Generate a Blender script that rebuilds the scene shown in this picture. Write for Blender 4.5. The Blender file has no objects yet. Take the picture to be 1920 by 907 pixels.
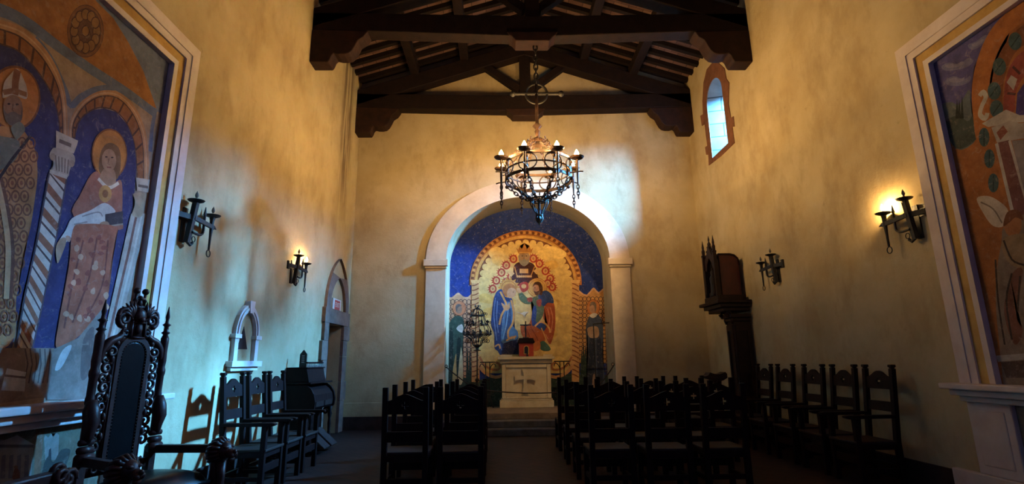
import bpy, bmesh, math, random
from mathutils import Vector, Matrix
PI = math.pi
random.seed(7)
SC = bpy.context.scene
COL = SC.collection

# ------------------------------------------------------------------ camera, world, daylight, exposure
F_PX, TH, YAW, ROLL, EYE = 977.37, .2258, .0214, -.012, 1.35
_fwd = Vector((math.sin(YAW) * math.cos(TH), math.cos(YAW) * math.cos(TH), math.sin(TH)))
_r0 = Vector((math.cos(YAW), -math.sin(YAW), 0))
_u0 = _r0.cross(_fwd)
_c, _s = math.cos(ROLL), math.sin(ROLL)
_right = _c * _r0 + _s * _u0
_up = -_s * _r0 + _c * _u0
cd = bpy.data.cameras.new('camera')
cd.sensor_width = 36
cd.lens = F_PX / 1920 * 36
cd.clip_start = .05
cam = bpy.data.objects.new('camera', cd)
COL.objects.link(cam)
M = Matrix((_right, _up, -_fwd)).transposed().to_4x4()
M.translation = Vector((0, 0, EYE))
cam.matrix_world = M
SC.camera = cam

BULB_WATT = 1300.0
SCONCE_WATT = 1300.0
DAY_WATT = 112000.0
DAY_SIDE = 52000.0
DAY_COL = (.115, .47, 1.0)
BULB_COL = (1.0, .60, .21)
w = bpy.data.worlds.new('world')
SC.world = w
w.use_nodes = True
w.node_tree.nodes['Background'].inputs[0].default_value = (.10, .14, .36, 1)
w.node_tree.nodes['Background'].inputs[1].default_value = .38
SC.view_settings.view_transform = 'Standard'
SC.view_settings.look = 'None'
SC.view_settings.gamma = 1
SC.view_settings.use_curve_mapping = False
SC.view_settings.exposure = 0.0
try:
    SC.cycles.use_denoising = True
    SC.cycles.max_bounces = 7
    SC.cycles.diffuse_bounces = 4
    SC.cycles.sample_clamp_indirect = 4.0
    SC.cycles.use_light_tree = True
except Exception:
    pass

# room
XL, XR, D = -3.352, 4.527, 11.569
XC = (XL + XR) / 2
NICHE = 12.45           # plane of the painted niche wall
WALL_T = .62

# daylight outside the slit window of the right wall: bright open sky towards the far side, duller sky beside it
def skylight(name, loc, aim, sy, sz, watt):
    ld = bpy.data.lights.new(name, 'AREA')
    ld.shape = 'RECTANGLE'; ld.size = sy; ld.size_y = sz
    ld.energy = watt; ld.color = DAY_COL
    lo = bpy.data.objects.new(name, ld); COL.objects.link(lo)
    lo.location = loc
    lo.rotation_euler = (Vector(aim) - Vector(loc)).to_track_quat('-Z', 'Y').to_euler()


skylight('daylight_open_sky', (9.1, 12.6, 9.12), (5.1, 9.95, 6.4), 2.4, 1.35, DAY_WATT)
skylight('daylight_dull_sky', (9.1, 10.5, 8.95), (5.1, 9.95, 6.4), 1.8, 1.4, DAY_WATT * .22)
skylight('daylight_side_sky', (7.5, 7.9, 8.0), (5.1, 9.95, 6.4), 3.3, 1.2, DAY_SIDE)


# warm spotlight on the back of the near tie beam, aimed at the altar
sp = bpy.data.lights.new('altar_spotlight', 'SPOT')
sp.energy = 560; sp.color = (1, .68, .33); sp.spot_size = math.radians(44); sp.spot_blend = .35; sp.shadow_soft_size = .06
so_ = bpy.data.objects.new('altar_spotlight', sp); COL.objects.link(so_)
so_.location = (2.5, 8.75, 7.0)
so_.rotation_euler = (Vector((.58, 12.3, 2.0)) - Vector(so_.location)).to_track_quat('-Z', 'Y').to_euler()


def ray(px, py):
    X, Y = px - 960, py - 453.5
    a = (_c * X + _s * Y) / F_PX
    b = -(-_s * X + _c * Y) / F_PX
    return _fwd + a * _r0 + b * _u0


def on(px, py, ax, val):
    d = ray(px, py); o = Vector((0, 0, EYE)); i = 'xyz'.index(ax)
    return o + d * ((val - o[i]) / d[i])


# ------------------------------------------------------------------ materials
def lin(c):
    r = []
    for v in c[:3]:
        v = v / 255
        r.append(v / 12.92 if v <= .04045 else ((v + .055) / 1.055) ** 2.4)
    return tuple(r) + (1,)


def mat(name, c1, c2=None, rough=.6, metal=0., scale=4., bump=0., stretch=(1, 1, 1), detail=6, spec=.4, coords='Object'):
    m = bpy.data.materials.new(name); m.use_nodes = True
    nt = m.node_tree; N = nt.nodes; L = nt.links
    b = N['Principled BSDF']
    b.inputs['Roughness'].default_value = rough
    b.inputs['Metallic'].default_value = metal
    b.inputs['Specular IOR Level'].default_value = spec
    if c2 is None:
        c2 = tuple(v * .75 for v in c1)
    tc = N.new('ShaderNodeTexCoord'); mp = N.new('ShaderNodeMapping'); mp.inputs['Scale'].default_value = stretch
    L.new(tc.outputs[coords], mp.inputs[0])
    n = N.new('ShaderNodeTexNoise'); n.inputs['Scale'].default_value = scale; n.inputs['Detail'].default_value = detail
    n.inputs['Roughness'].default_value = .65
    L.new(mp.outputs[0], n.inputs['Vector'])
    r = N.new('ShaderNodeValToRGB')
    r.color_ramp.elements[0].position = .32; r.color_ramp.elements[1].position = .68
    r.color_ramp.elements[0].color = lin(c2); r.color_ramp.elements[1].color = lin(c1)
    L.new(n.outputs['Fac'], r.inputs[0]); L.new(r.outputs[0], b.inputs['Base Color'])
    if bump:
        bp = N.new('ShaderNodeBump'); bp.inputs['Strength'].default_value = bump; bp.inputs['Distance'].default_value = .02
        L.new(n.outputs['Fac'], bp.inputs['Height']); L.new(bp.outputs[0], b.inputs['Normal'])
    return m


def plaster(name, c1, c2, c3, damp=None):
    """old limewashed plaster: broad mottling, vertical water streaks, fine grain bump"""
    m = mat(name, c1, c2, rough=.92, scale=.9, detail=9, spec=.15)
    nt = m.node_tree; N = nt.nodes; L = nt.links
    b = N['Principled BSDF']; base = b.inputs['Base Color'].links[0].from_socket
    tc = N.new('ShaderNodeTexCoord')
    mp = N.new('ShaderNodeMapping'); mp.inputs['Scale'].default_value = (1.5, 1.5, .75)
    L.new(tc.outputs['Object'], mp.inputs[0])
    n = N.new('ShaderNodeTexNoise'); n.inputs['Scale'].default_value = 1.4; n.inputs['Detail'].default_value = 8
    n.inputs['Roughness'].default_value = .7
    L.new(mp.outputs[0], n.inputs['Vector'])
    r = N.new('ShaderNodeValToRGB'); r.color_ramp.elements[0].position = .5; r.color_ramp.elements[1].position = .8
    r.color_ramp.elements[0].color = (0, 0, 0, 1); r.color_ramp.elements[1].color = (.65, .65, .65, 1)
    L.new(n.outputs['Fac'], r.inputs[0])
    mx = N.new('ShaderNodeMix'); mx.data_type = 'RGBA'
    L.new(r.outputs[0], mx.inputs[0]); L.new(base, mx.inputs[6]); mx.inputs[7].default_value = lin(c3)
    # small dark scuffs
    n2 = N.new('ShaderNodeTexNoise'); n2.inputs['Scale'].default_value = 7; n2.inputs['Detail'].default_value = 10
    n2.inputs['Roughness'].default_value = .75
    L.new(tc.outputs['Object'], n2.inputs['Vector'])
    r2 = N.new('ShaderNodeValToRGB'); r2.color_ramp.elements[0].position = .62; r2.color_ramp.elements[1].position = .8
    r2.color_ramp.elements[0].color = (0, 0, 0, 1); r2.color_ramp.elements[1].color = (.6, .6, .6, 1)
    L.new(n2.outputs['Fac'], r2.inputs[0])
    m2 = N.new('ShaderNodeMix'); m2.data_type = 'RGBA'
    L.new(r2.outputs[0], m2.inputs[0]); L.new(mx.outputs[2], m2.inputs[6])
    m2.inputs[7].default_value = lin(tuple(v * .55 for v in c2))
    out = m2.outputs[2]
    if damp is not None:       # brown water stain running down from the roof along one strip of the wall
        sx = N.new('ShaderNodeSeparateXYZ'); L.new(tc.outputs['Object'], sx.inputs[0])
        def mr(v, a, b_, c, d):
            k = N.new('ShaderNodeMapRange'); k.interpolation_type = 'SMOOTHSTEP'
            for i, q in enumerate((a, b_, c, d)): k.inputs[i + 1].default_value = q
            L.new(v, k.inputs[0]); return k.outputs[0]
        def mul(a, b_):
            k = N.new('ShaderNodeMath'); k.operation = 'MULTIPLY'; L.new(a, k.inputs[0]); L.new(b_, k.inputs[1]); return k.outputs[0]
        band = mul(mr(sx.outputs[1], damp - .55, damp - .1, 0, 1), mr(sx.outputs[1], damp + .15, damp + .6, 1, 0))
        hz = mr(sx.outputs[2], 3.6, 6.2, 0, 1)
        mp3 = N.new('ShaderNodeMapping'); mp3.inputs['Scale'].default_value = (5, 5, .4); L.new(tc.outputs['Object'], mp3.inputs[0])
        n3 = N.new('ShaderNodeTexNoise'); n3.inputs['Scale'].default_value = 2; n3.inputs['Detail'].default_value = 8; L.new(mp3.outputs[0], n3.inputs['Vector'])
        f = mul(mul(band, hz), mr(n3.outputs['Fac'], .36, .62, 0, .8))
        m3 = N.new('ShaderNodeMix'); m3.data_type = 'RGBA'
        L.new(f, m3.inputs[0]); L.new(out, m3.inputs[6]); m3.inputs[7].default_value = lin((74, 52, 36)); out = m3.outputs[2]
    L.new(out, b.inputs['Base Color'])
    bp = N.new('ShaderNodeBump'); bp.inputs['Strength'].default_value = .35; bp.inputs['Distance'].default_value = .03
    L.new(n2.outputs['Fac'], bp.inputs['Height']); L.new(bp.outputs[0], b.inputs['Normal'])
    return m


def bricks(name, c1, c2, mortar, sx, sy, ms, rough, rotz=0., axes=None, bump=.4):
    m = bpy.data.materials.new(name); m.use_nodes = True
    nt = m.node_tree; N = nt.nodes; L = nt.links
    b = N['Principled BSDF']; b.inputs['Roughness'].default_value = rough; b.inputs['Specular IOR Level'].default_value = .25
    tc = N.new('ShaderNodeTexCoord'); mp = N.new('ShaderNodeMapping')
    mp.inputs['Rotation'].default_value = (0, 0, rotz)
    L.new(tc.outputs['Object'], mp.inputs[0])
    t = N.new('ShaderNodeTexBrick'); t.inputs['Scale'].default_value = 1
    t.inputs['Brick Width'].default_value = sx; t.inputs['Row Height'].default_value = sy
    t.inputs['Mortar Size'].default_value = ms
    t.inputs['Color1'].default_value = lin(c1); t.inputs['Color2'].default_value = lin(c2); t.inputs['Mortar'].default_value = lin(mortar)
    L.new(mp.outputs[0], t.inputs['Vector'])
    n = N.new('ShaderNodeTexNoise'); n.inputs['Scale'].default_value = 2.2; n.inputs['Detail'].default_value = 8
    L.new(tc.outputs['Object'], n.inputs['Vector'])
    mx = N.new('ShaderNodeMix'); mx.data_type = 'RGBA'; mx.blend_type = 'MULTIPLY'; mx.inputs[0].default_value = .8
    r = N.new('ShaderNodeValToRGB'); r.color_ramp.elements[0].position = .3; r.color_ramp.elements[1].position = .7
    r.color_ramp.elements[0].color = (.45, .45, .45, 1)
    L.new(n.outputs['Fac'], r.inputs[0]); L.new(t.outputs['Color'], mx.inputs[6]); L.new(r.outputs[0], mx.inputs[7])
    L.new(mx.outputs[2], b.inputs['Base Color'])
    bp = N.new('ShaderNodeBump'); bp.inputs['Strength'].default_value = bump; bp.inputs['Distance'].default_value = .01; bp.invert = True
    L.new(t.outputs['Fac'], bp.inputs['Height']); L.new(bp.outputs[0], b.inputs['Normal'])
    return m


def emit(name, col, strength):
    m = bpy.data.materials.new(name); m.use_nodes = True
    nt = m.node_tree; nt.nodes.clear()
    e = nt.nodes.new('ShaderNodeEmission'); e.inputs[0].default_value = col + (1,); e.inputs[1].default_value = strength
    o = nt.nodes.new('ShaderNodeOutputMaterial'); nt.links.new(e.outputs[0], o.inputs[0])
    return m


PLASTER = plaster('plaster', (196, 180, 146), (174, 154, 118), (138, 114, 82))
PLASTER_L = plaster('plaster_with_damp_streak', (196, 180, 146), (174, 154, 118), (138, 114, 82), damp=10.55)
PLASTER_W = plaster('white_plaster', (226, 220, 214), (204, 194, 186), (176, 160, 146))
GABLE = plaster('gable_plaster', (176, 150, 128), (150, 122, 100), (120, 96, 80))
WOOD = mat('beam_wood', (32, 19, 18), (17, 10, 12), rough=.75, scale=6, stretch=(1, 1, 1), bump=.5, spec=.2)
WOOD_L = mat('corbel_wood', (48, 27, 22), (29, 16, 15), rough=.7, scale=7, bump=.4, spec=.25)
CHAIR = mat('chair_wood', (34, 18, 18), (20, 11, 13), rough=.55, scale=9, stretch=(1, 1, .25), bump=.15, spec=.12)
SEAT = mat('seat_wood', (48, 34, 31), (30, 20, 21), rough=.6, scale=14, stretch=(.3, 1, 1), bump=.2, spec=.3)
CARVED = mat('carved_wood', (66, 34, 29), (32, 16, 16), rough=.42, scale=12, bump=.25, spec=.3)
PEDW = mat('pedestal_wood', (40, 22, 20), (22, 12, 14), rough=.5, scale=10, bump=.25, spec=.2)
LEATHER = mat('black_leather', (9, 9, 13), (5, 5, 8), rough=.34, scale=9, bump=.1, spec=.18)
BRASS = mat('nail_metal', (190, 190, 190), (150, 150, 150), rough=.3, metal=1, scale=10)
IRON = mat('wrought_iron', (24, 21, 23), (13, 11, 14), rough=.6, metal=.15, scale=18, bump=.3, spec=.5)
IRON_R = mat('rusty_iron', (74, 48, 32), (40, 26, 19), rough=.65, metal=.2, scale=16, bump=.3, spec=.5)
STONE = mat('brown_stone', (132, 112, 102), (102, 84, 76), rough=.9, scale=5, bump=.4, spec=.15)
STONE_D = mat('window_stone', (126, 86, 66), (96, 64, 50), rough=.9, scale=5, bump=.4, spec=.15)
ARCHST = mat('arch_stone', (214, 196, 172), (190, 170, 146), rough=.85, scale=3, bump=.25, spec=.2)
ALTAR = mat('altar_stone', (222, 204, 168), (196, 172, 132), rough=.7, scale=4, bump=.2, spec=.25)
STEP = mat('step_stone', (96, 92, 92), (66, 62, 64), rough=.8, scale=5, bump=.35, spec=.25)
PLAT = mat('platform_stone', (130, 110, 92), (96, 80, 68), rough=.75, scale=4, bump=.3, spec=.25)
BASE = mat('baseboard_stone', (64, 50, 48), (42, 33, 34), rough=.85, scale=6, bump=.3, spec=.2)
FRAME = mat('frame_plaster', (226, 214, 212), (204, 188, 184), rough=.85, scale=3, bump=.2, spec=.2)
FRAME_Y = mat('frame_ochre', (206, 170, 104), (178, 140, 80), rough=.85, scale=5, bump=.2, spec=.2)
DARK = mat('dark_void', (24, 18, 16), (14, 10, 10), rough=.9, scale=4, spec=.1)
DOORW = mat('door_wood', (72, 54, 48), (46, 33, 32), rough=.7, scale=7, stretch=(1, 1, .15), bump=.3, spec=.25)
REDB = mat('red_lacquer', (74, 21, 22), (54, 15, 18), rough=.5, scale=6, spec=.4)
REDB2 = mat('red_box_wood', (176, 66, 36), (140, 46, 28), rough=.5, scale=8, spec=.4)
ROPE = mat('rope_fibre', (54, 44, 44), (32, 26, 28), rough=.9, scale=40)
CANDLE = mat('candle_sleeve', (214, 196, 160), (190, 164, 124), rough=.6, scale=10)
BULB_OFF = mat('unlit_bulb', (120, 112, 104), (96, 88, 82), rough=.25, scale=5, spec=.5)
BULB_ON = emit('lit_bulb', BULB_COL, BULB_WATT)
BULB_SC = emit('lit_sconce_bulb', BULB_COL, SCONCE_WATT)
BULB_DIM = emit('dim_bulb', BULB_COL, 90.0)
SIGN_W = mat('sign_white', (214, 208, 204), (198, 190, 188), rough=.5, scale=5)
SIGN_R = mat('sign_red', (190, 56, 50), (170, 44, 42), rough=.5, scale=5)
BLACKP = mat('black_paint', (26, 24, 30), (16, 15, 20), rough=.45, scale=6, spec=.4)
PALEMARK = mat('pale_marks', (150, 146, 150), (120, 116, 122), rough=.7, scale=8)
BONE = mat('pale_spindle', (150, 140, 134), (120, 108, 104), rough=.5, scale=10)
JAMB = bricks('jamb_blocks', (232, 226, 214), (214, 206, 194), (120, 110, 104), .9, .42, .012, .85)
FLOOR = bricks('floor_tiles', (66, 40, 36), (46, 30, 30), (28, 22, 22), .32, .15, .010, .6, rotz=PI / 4)
TILE = bricks('roof_tiles', (118, 90, 80), (88, 62, 56), (52, 38, 36), .3, .15, .006, .85)
RAFT = mat('rafter_wood', (28, 17, 16), (15, 9, 10), rough=.75, scale=6, bump=.4, spec=.2)


def paint_material():
    m = bpy.data.materials.new('fresco_paint'); m.use_nodes = True
    nt = m.node_tree; N = nt.nodes; L = nt.links
    b = N['Principled BSDF']; b.inputs['Roughness'].default_value = .85; b.inputs['Specular IOR Level'].default_value = .2
    a = N.new('ShaderNodeAttribute'); a.attribute_name = 'paint'
    tc = N.new('ShaderNodeTexCoord')
    n = N.new('ShaderNodeTexNoise'); n.inputs['Scale'].default_value = 7; n.inputs['Detail'].default_value = 10; n.inputs['Roughness'].default_value = .72
    L.new(tc.outputs['Object'], n.inputs['Vector'])
    r = N.new('ShaderNodeValToRGB'); r.color_ramp.elements[0].position = .3; r.color_ramp.elements[1].position = .7
    r.color_ramp.elements[0].color = (.55, .52, .5, 1); r.color_ramp.elements[1].color = (1.12, 1.1, 1.08, 1)
    L.new(n.outputs['Fac'], r.inputs[0])
    mx = N.new('ShaderNodeMix'); mx.data_type = 'RGBA'; mx.blend_type = 'MULTIPLY'; mx.inputs[0].default_value = 1
    L.new(a.outputs['Color'], mx.inputs[6]); L.new(r.outputs[0], mx.inputs[7])
    # rubbed pale wear
    n2 = N.new('ShaderNodeTexNoise'); n2.inputs['Scale'].default_value = 13; n2.inputs['Detail'].default_value = 12; n2.inputs['Roughness'].default_value = .8
    n2.inputs['Distortion'].default_value = 1.2
    L.new(tc.outputs['Object'], n2.inputs['Vector'])
    r2 = N.new('ShaderNodeValToRGB'); r2.color_ramp.elements[0].position = .54; r2.color_ramp.elements[1].position = .72
    r2.color_ramp.elements[0].color = (0, 0, 0, 1); r2.color_ramp.elements[1].color = (.55, .55, .55, 1)
    L.new(n2.outputs['Fac'], r2.inputs[0])
    m2 = N.new('ShaderNodeMix'); m2.data_type = 'RGBA'
    L.new(r2.outputs[0], m2.inputs[0]); L.new(mx.outputs[2], m2.inputs[6]); m2.inputs[7].default_value = lin((176, 160, 150))
    L.new(m2.outputs[2], b.inputs['Base Color'])
    return m


PAINT = paint_material()

# ------------------------------------------------------------------ mesh helpers


class MB:
    def __init__(s):
        s.b = bmesh.new()

    def quad(s, *p):
        s.b.faces.new([s.b.verts.new(q) for q in p])

    def box(s, x0, x1, y0, y1, z0, z1, m=None):
        vs = [s.b.verts.new(q) for q in ((x0, y0, z0), (x1, y0, z0), (x1, y1, z0), (x0, y1, z0), (x0, y0, z1), (x1, y0, z1), (x1, y1, z1), (x0, y1, z1))]
        for f in ((3, 2, 1, 0), (4, 5, 6, 7), (0, 1, 5, 4), (1, 2, 6, 5), (2, 3, 7, 6), (3, 0, 4, 7)):
            s.b.faces.new([vs[i] for i in f])
        if m is not None:
            for v in vs: v.co = m @ v.co
        return s

    def bar(s, a, b, w, h, up=(0, 0, 1)):
        """rectangular bar from a to b, w across, h along up"""
        a, b = Vector(a), Vector(b); d = (b - a).normalized(); u = Vector(up)
        if abs(d.dot(u)) > .99: u = Vector((0, 1, 0))
        r = d.cross(u).normalized(); u = r.cross(d).normalized()
        L_ = []
        for p in (a, b):
            L_.append([s.b.verts.new(p + r * sx * w / 2 + u * sy * h / 2) for sx, sy in ((-1, -1), (1, -1), (1, 1), (-1, 1))])
        for i in range(4):
            j = (i + 1) % 4
            s.b.faces.new((L_[0][i], L_[0][j], L_[1][j], L_[1][i]))
        s.b.faces.new(L_[0][::-1]); s.b.faces.new(L_[1])
        return s

    def prism(s, poly, f0, f1):
        """poly: list of 2d points; f0/f1 map (u,v) to 3d for both caps"""
        A = [s.b.verts.new(f0(*p)) for p in poly]; B = [s.b.verts.new(f1(*p)) for p in poly]
        n = len(poly)
        for i in range(n):
            j = (i + 1) % n
            s.b.faces.new((A[i], A[j], B[j], B[i]))
        s.b.faces.new(A[::-1]); s.b.faces.new(B)
        return s

    def plate(s, outer, holes, f0, f1):
        """flat plate with holes, both faces and all rims"""
        for fn in (f0, f1):
            es = []
            for lp in [outer] + holes:
                vs = [s.b.verts.new(fn(*p)) for p in lp]
                for i in range(len(vs)):
                    es.append(s.b.edges.new((vs[i], vs[(i + 1) % len(vs)])))
            bmesh.ops.triangle_fill(s.b, use_beauty=True, use_dissolve=False, edges=es)
        for lp in [outer] + holes:
            A = [s.b.verts.new(f0(*p)) for p in lp]; B = [s.b.verts.new(f1(*p)) for p in lp]
            for i in range(len(lp)):
                j = (i + 1) % len(lp)
                s.b.faces.new((A[i], A[j], B[j], B[i]))
        return s

    def tube(s, pts, r, n=6, closed=False, taper=None):
        pts = [Vector(p) for p in pts]; m = len(pts)
        rings = []; prev = None
        for i, p in enumerate(pts):
            if closed: d = pts[(i + 1) % m] - pts[i - 1]
            else: d = pts[min(i + 1, m - 1)] - pts[max(i - 1, 0)]
            if d.length < 1e-9: d = Vector((0, 0, 1))
            d.normalize()
            if prev is None:
                u = Vector((0, 0, 1)) if abs(d.z) < .9 else Vector((1, 0, 0))
                u = (u - d * u.dot(d)).normalized()
            else:
                u = prev - d * prev.dot(d)
                u = u.normalized() if u.length > 1e-6 else Vector((1, 0, 0))
            prev = u; v = d.cross(u)
            rr = r if not isinstance(r, (list, tuple)) else r[i]
            rings.append([s.b.verts.new(p + (u * math.cos(2 * PI * k / n) + v * math.sin(2 * PI * k / n)) * rr) for k in range(n)])
        for i in range(m if closed else m - 1):
            A, B = rings[i], rings[(i + 1) % m]
            for k in range(n):
                s.b.faces.new((A[k], A[(k + 1) % n], B[(k + 1) % n], B[k]))
        if not closed:
            s.b.faces.new(rings[0][::-1]); s.b.faces.new(rings[-1])
        return s

    def lathe(s, prof, c=(0, 0, 0), n=16, m=None):
        """prof: (radius, z) from bottom to top"""
        c = Vector(c); R = []
        for r, z in prof:
            R.append([s.b.verts.new(c + Vector((max(r, 1e-4) * math.cos(2 * PI * k / n), max(r, 1e-4) * math.sin(2 * PI * k / n), z))) for k in range(n)])
        for i in range(len(R) - 1):
            for k in range(n):
                s.b.faces.new((R[i][k], R[i][(k + 1) % n], R[i + 1][(k + 1) % n], R[i + 1][k]))
        s.b.faces.new(R[0][::-1]); s.b.faces.new(R[-1])
        if m is not None:
            for ring in R:
                for v in ring: v.co = m @ v.co
        return s

    def ball(s, c, r, seg=10, sc=(1, 1, 1)):
        m = Matrix.Translation(Vector(c)) @ Matrix.Diagonal((sc[0], sc[1], sc[2], 1))
        bmesh.ops.create_uvsphere(s.b, u_segments=seg, v_segments=max(5, seg * 2 // 3), radius=r, matrix=m)
        return s

    def ring(s, c, R, r, n=28, k=6, m=None, sc=(1, 1)):
        pts = [Vector((R * sc[0] * math.cos(2 * PI * i / n), R * sc[1] * math.sin(2 * PI * i / n), 0)) for i in range(n)]
        if m is not None: pts = [m @ p for p in pts]
        s.tube([Vector(c) + p for p in pts], r, k, closed=True)
        return s

    def build(s, name, material, parent=None, smooth=False, bevel=0., loc=None):
        bmesh.ops.recalc_face_normals(s.b, faces=s.b.faces)
        me = bpy.data.meshes.new(name); s.b.to_mesh(me); s.b.free()
        me.materials.append(material)
        if smooth:
            for p in me.polygons: p.use_smooth = True
        o = bpy.data.objects.new(name, me); COL.objects.link(o)
        if parent is not None: o.parent = parent
        if loc is not None: o.location = loc
        if bevel:
            bv = o.modifiers.new('bevel', 'BEVEL'); bv.width = bevel; bv.segments = 2; bv.limit_method = 'ANGLE'
        return o


def tag(o, label=None, cat=None, group=None, kind=None):
    if label: o['label'] = label
    if cat: o['category'] = cat
    if group: o['group'] = group
    if kind: o['kind'] = kind
    return o


def thing(name, label, cat, loc=(0, 0, 0), rz=0., group=None):
    o = bpy.data.objects.new(name, None); COL.objects.link(o)
    o.empty_display_size = .1
    o.location = loc; o.rotation_euler = (0, 0, rz)
    return tag(o, label, cat, group)


def copy_tree(o, parent=None):
    c = o.copy(); COL.objects.link(c)
    if parent is not None: c.parent = parent
    for ch in list(o.children): copy_tree(ch, c)
    return c


def smooth2(p, n=5, closed=True):
    out = []; m = len(p)
    rng = range(m if closed else m - 1)
    for i in rng:
        if closed: a, b, c, d = p[i - 1], p[i], p[(i + 1) % m], p[(i + 2) % m]
        else: a, b, c, d = p[max(i - 1, 0)], p[i], p[i + 1], p[min(i + 2, m - 1)]
        for k in range(n):
            t = k / n
            out.append(tuple(.5 * (2 * b[j] + (c[j] - a[j]) * t + (2 * a[j] - 5 * b[j] + 4 * c[j] - d[j]) * t * t + (3 * b[j] - a[j] - 3 * c[j] + d[j]) * t ** 3) for j in range(len(b))))
    if not closed: out.append(tuple(p[-1]))
    return out


def spiral(c, r0, r1, a0, turns, ax=((1, 0, 0), (0, 0, 1)), n=20):
    c = Vector(c); U, V = Vector(ax[0]), Vector(ax[1])
    return [c + (U * math.cos(a0 + 2 * PI * turns * i / n) + V * math.sin(a0 + 2 * PI * turns * i / n)) * (r0 + (r1 - r0) * i / n) for i in range(n + 1)]


def chain_links(mb, a, b, link=.055, r=.006, sag=0.):
    """oval links hung from a to b"""
    a, b = Vector(a), Vector(b); L_ = (b - a).length; n = max(1, round(L_ / (link * .78)))
    def at(t): return a.lerp(b, t) - Vector((0, 0, sag * 4 * t * (1 - t)))
    for i in range(n):
        p, q = at(i / n), at((i + 1) / n); d = (q - p)
        if d.length < 1e-6: continue
        half = d.length * .5 + r * 1.6; d.normalize()
        u = Vector((0, 0, 1)) if abs(d.z) < .8 else Vector((1, 0, 0))
        x = d.cross(u).normalized(); y = d.cross(x)
        side = x if i % 2 else y; c = (p + q) / 2; w_ = half * .52
        mb.tube([c + d * (half * math.cos(t)) + side * (w_ * math.sin(t)) for t in [2 * PI * k / 10 for k in range(10)]], r, 5, closed=True)

# ------------------------------------------------------------------ the room shell
S = 'structure'
ZW = 7.97                      # underside of the roof deck at the side walls
SL = .324                      # roof slope


def deck_z(x): return ZW + SL * ((x - XL) if x <= XC else (XR - x))


YB = -1.6                      # the room runs on behind the camera
mb = MB(); mb.box(XL - .5, XR + .7, YB, NICHE, -.2, 0); tag(mb.build('floor', FLOOR), kind=S)

DY0, DY1, DZ = 10.12, 11.08, 2.12     # door opening in the left wall
mb = MB()
mb.plate([(YB, 0), (DY0, 0), (DY0, DZ), (DY1, DZ), (DY1, 0), (D + .6, 0), (D + .6, ZW + .05), (YB, ZW + .05)], [],
         lambda u, v: (XL, u, v), lambda u, v: (XL - .5, u, v))
wl = tag(mb.build('wall_left', PLASTER_L), kind=S)


def win_outline(y0, y1, z0, zs, n=12):
    """round headed opening, counter clockwise"""
    c, r = (y0 + y1) / 2, (y1 - y0) / 2
    return [(y0, z0), (y1, z0)] + [(c + r * math.cos(PI * i / n), zs + r * math.sin(PI * i / n)) for i in range(n + 1)]


WO = win_outline(9.56, 10.34, 5.53, 6.74)
WI = win_outline(9.70, 10.20, 5.78, 6.72)
mb = MB()
mb.plate([(YB, 0), (D + .6, 0), (D + .6, ZW + .05), (YB, ZW + .05)], [WO], lambda u, v: (XR, u, v), lambda u, v: (XR + WALL_T, u, v))
tag(mb.build('wall_right', PLASTER), kind=S)

# far wall with the arched recess
AX0, AX1, AZS, AZT = -1.24, 2.45, 3.60, 5.07
ACX, AA = (AX0 + AX1) / 2, (AX1 - AX0) / 2


def ell(a, b, n=36, rev=False):
    p = [(ACX + a * math.cos(PI * i / n), AZS + b * math.sin(PI * i / n)) for i in range(n + 1)]
    return p[::-1] if rev else p


hole = [(AX1, 0)] + ell(AA, AZT - AZS) + [(AX0, 0)]
outl = [(XL - .5, 0), (AX0, 0)] + ell(AA, AZT - AZS, rev=True) + [(AX1, 0), (XR + .7, 0), (XR + .7, ZW - .1), (XC, 9.5), (XL - .5, ZW - .1)]
mb = MB()
mb.plate(outl, [], lambda u, v: (u, D, v), lambda u, v: (u, NICHE, v))
tag(mb.build('wall_back', PLASTER), kind=S)

# roof deck of brick tiles on the common rafters
mb = MB()
for s in (-1, 1):
    xe = XL - .5 if s < 0 else XR + .7
    ze = deck_z(XL) - .5 * SL if s < 0 else deck_z(XR) - .7 * SL
    zr = deck_z(XC)
    mb.prism([(xe, ze), (XC, zr), (XC, zr + .12), (xe, ze + .12)], lambda u, v: (u, YB, v), lambda u, v: (u, D + .3, v))
tag(mb.build('ceiling', TILE), kind=S)

# dado and baseboards
for x0, x1 in ((XL, -1.74), (2.95, XR)):
    mb = MB(); mb.box(x0, x1, D - .022, D, .26, .545)
    tag(mb.build('trim_1', PLASTER, bevel=.008), kind=S)
    mb = MB(); mb.box(x0, x1, D - .05, D, 0, .26)
    tag(mb.build('baseboard_back', BASE, bevel=.006), kind=S)
mb = MB(); mb.box(XL, XL + .03, 5.47, 9.84, 0, .25); mb.box(XL, XL + .03, 11.5, D - .05, 0, .25)
tag(mb.build('baseboard_left', BASE, bevel=.006), kind=S)
mb = MB(); mb.box(XR - .03, XR, 5.47, D - .05, 0, .25)
tag(mb.build('baseboard_right', BASE, bevel=.006), kind=S)

# chancel steps and platform
for z0, z1, y, nm, ms in ((0, .12, 10.24, 'trim_2', STEP), (.12, .24, 10.52, 'trim_3', STEP), (.24, .36, 10.82, 'trim_4', PLAT)):
    mb = MB(); mb.box(-1.70, 2.92, y, D - .05 if z1 < .3 else NICHE - .02, z0, z1) if z1 < .3 else mb.box(AX0 + .002, AX1 - .002, D - .06, NICHE - .02, z0, z1)
    if z1 > .3: mb.box(-1.64, 2.86, y, D - .055, z0, z1)
    tag(mb.build(nm, ms, bevel=.012), kind=S)

# ------------------------------------------------------------------ stone arch round the recess
arch = thing('stone_arch', 'pale stone arch with two plain pilasters framing the blue painted recess', 'arch', (ACX, D, 0))


def kid(o, parent):
    """parent o to an Empty without moving it"""
    o.parent = parent
    o.matrix_parent_inverse = parent_matrix(parent).inverted()
    return o


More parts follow.
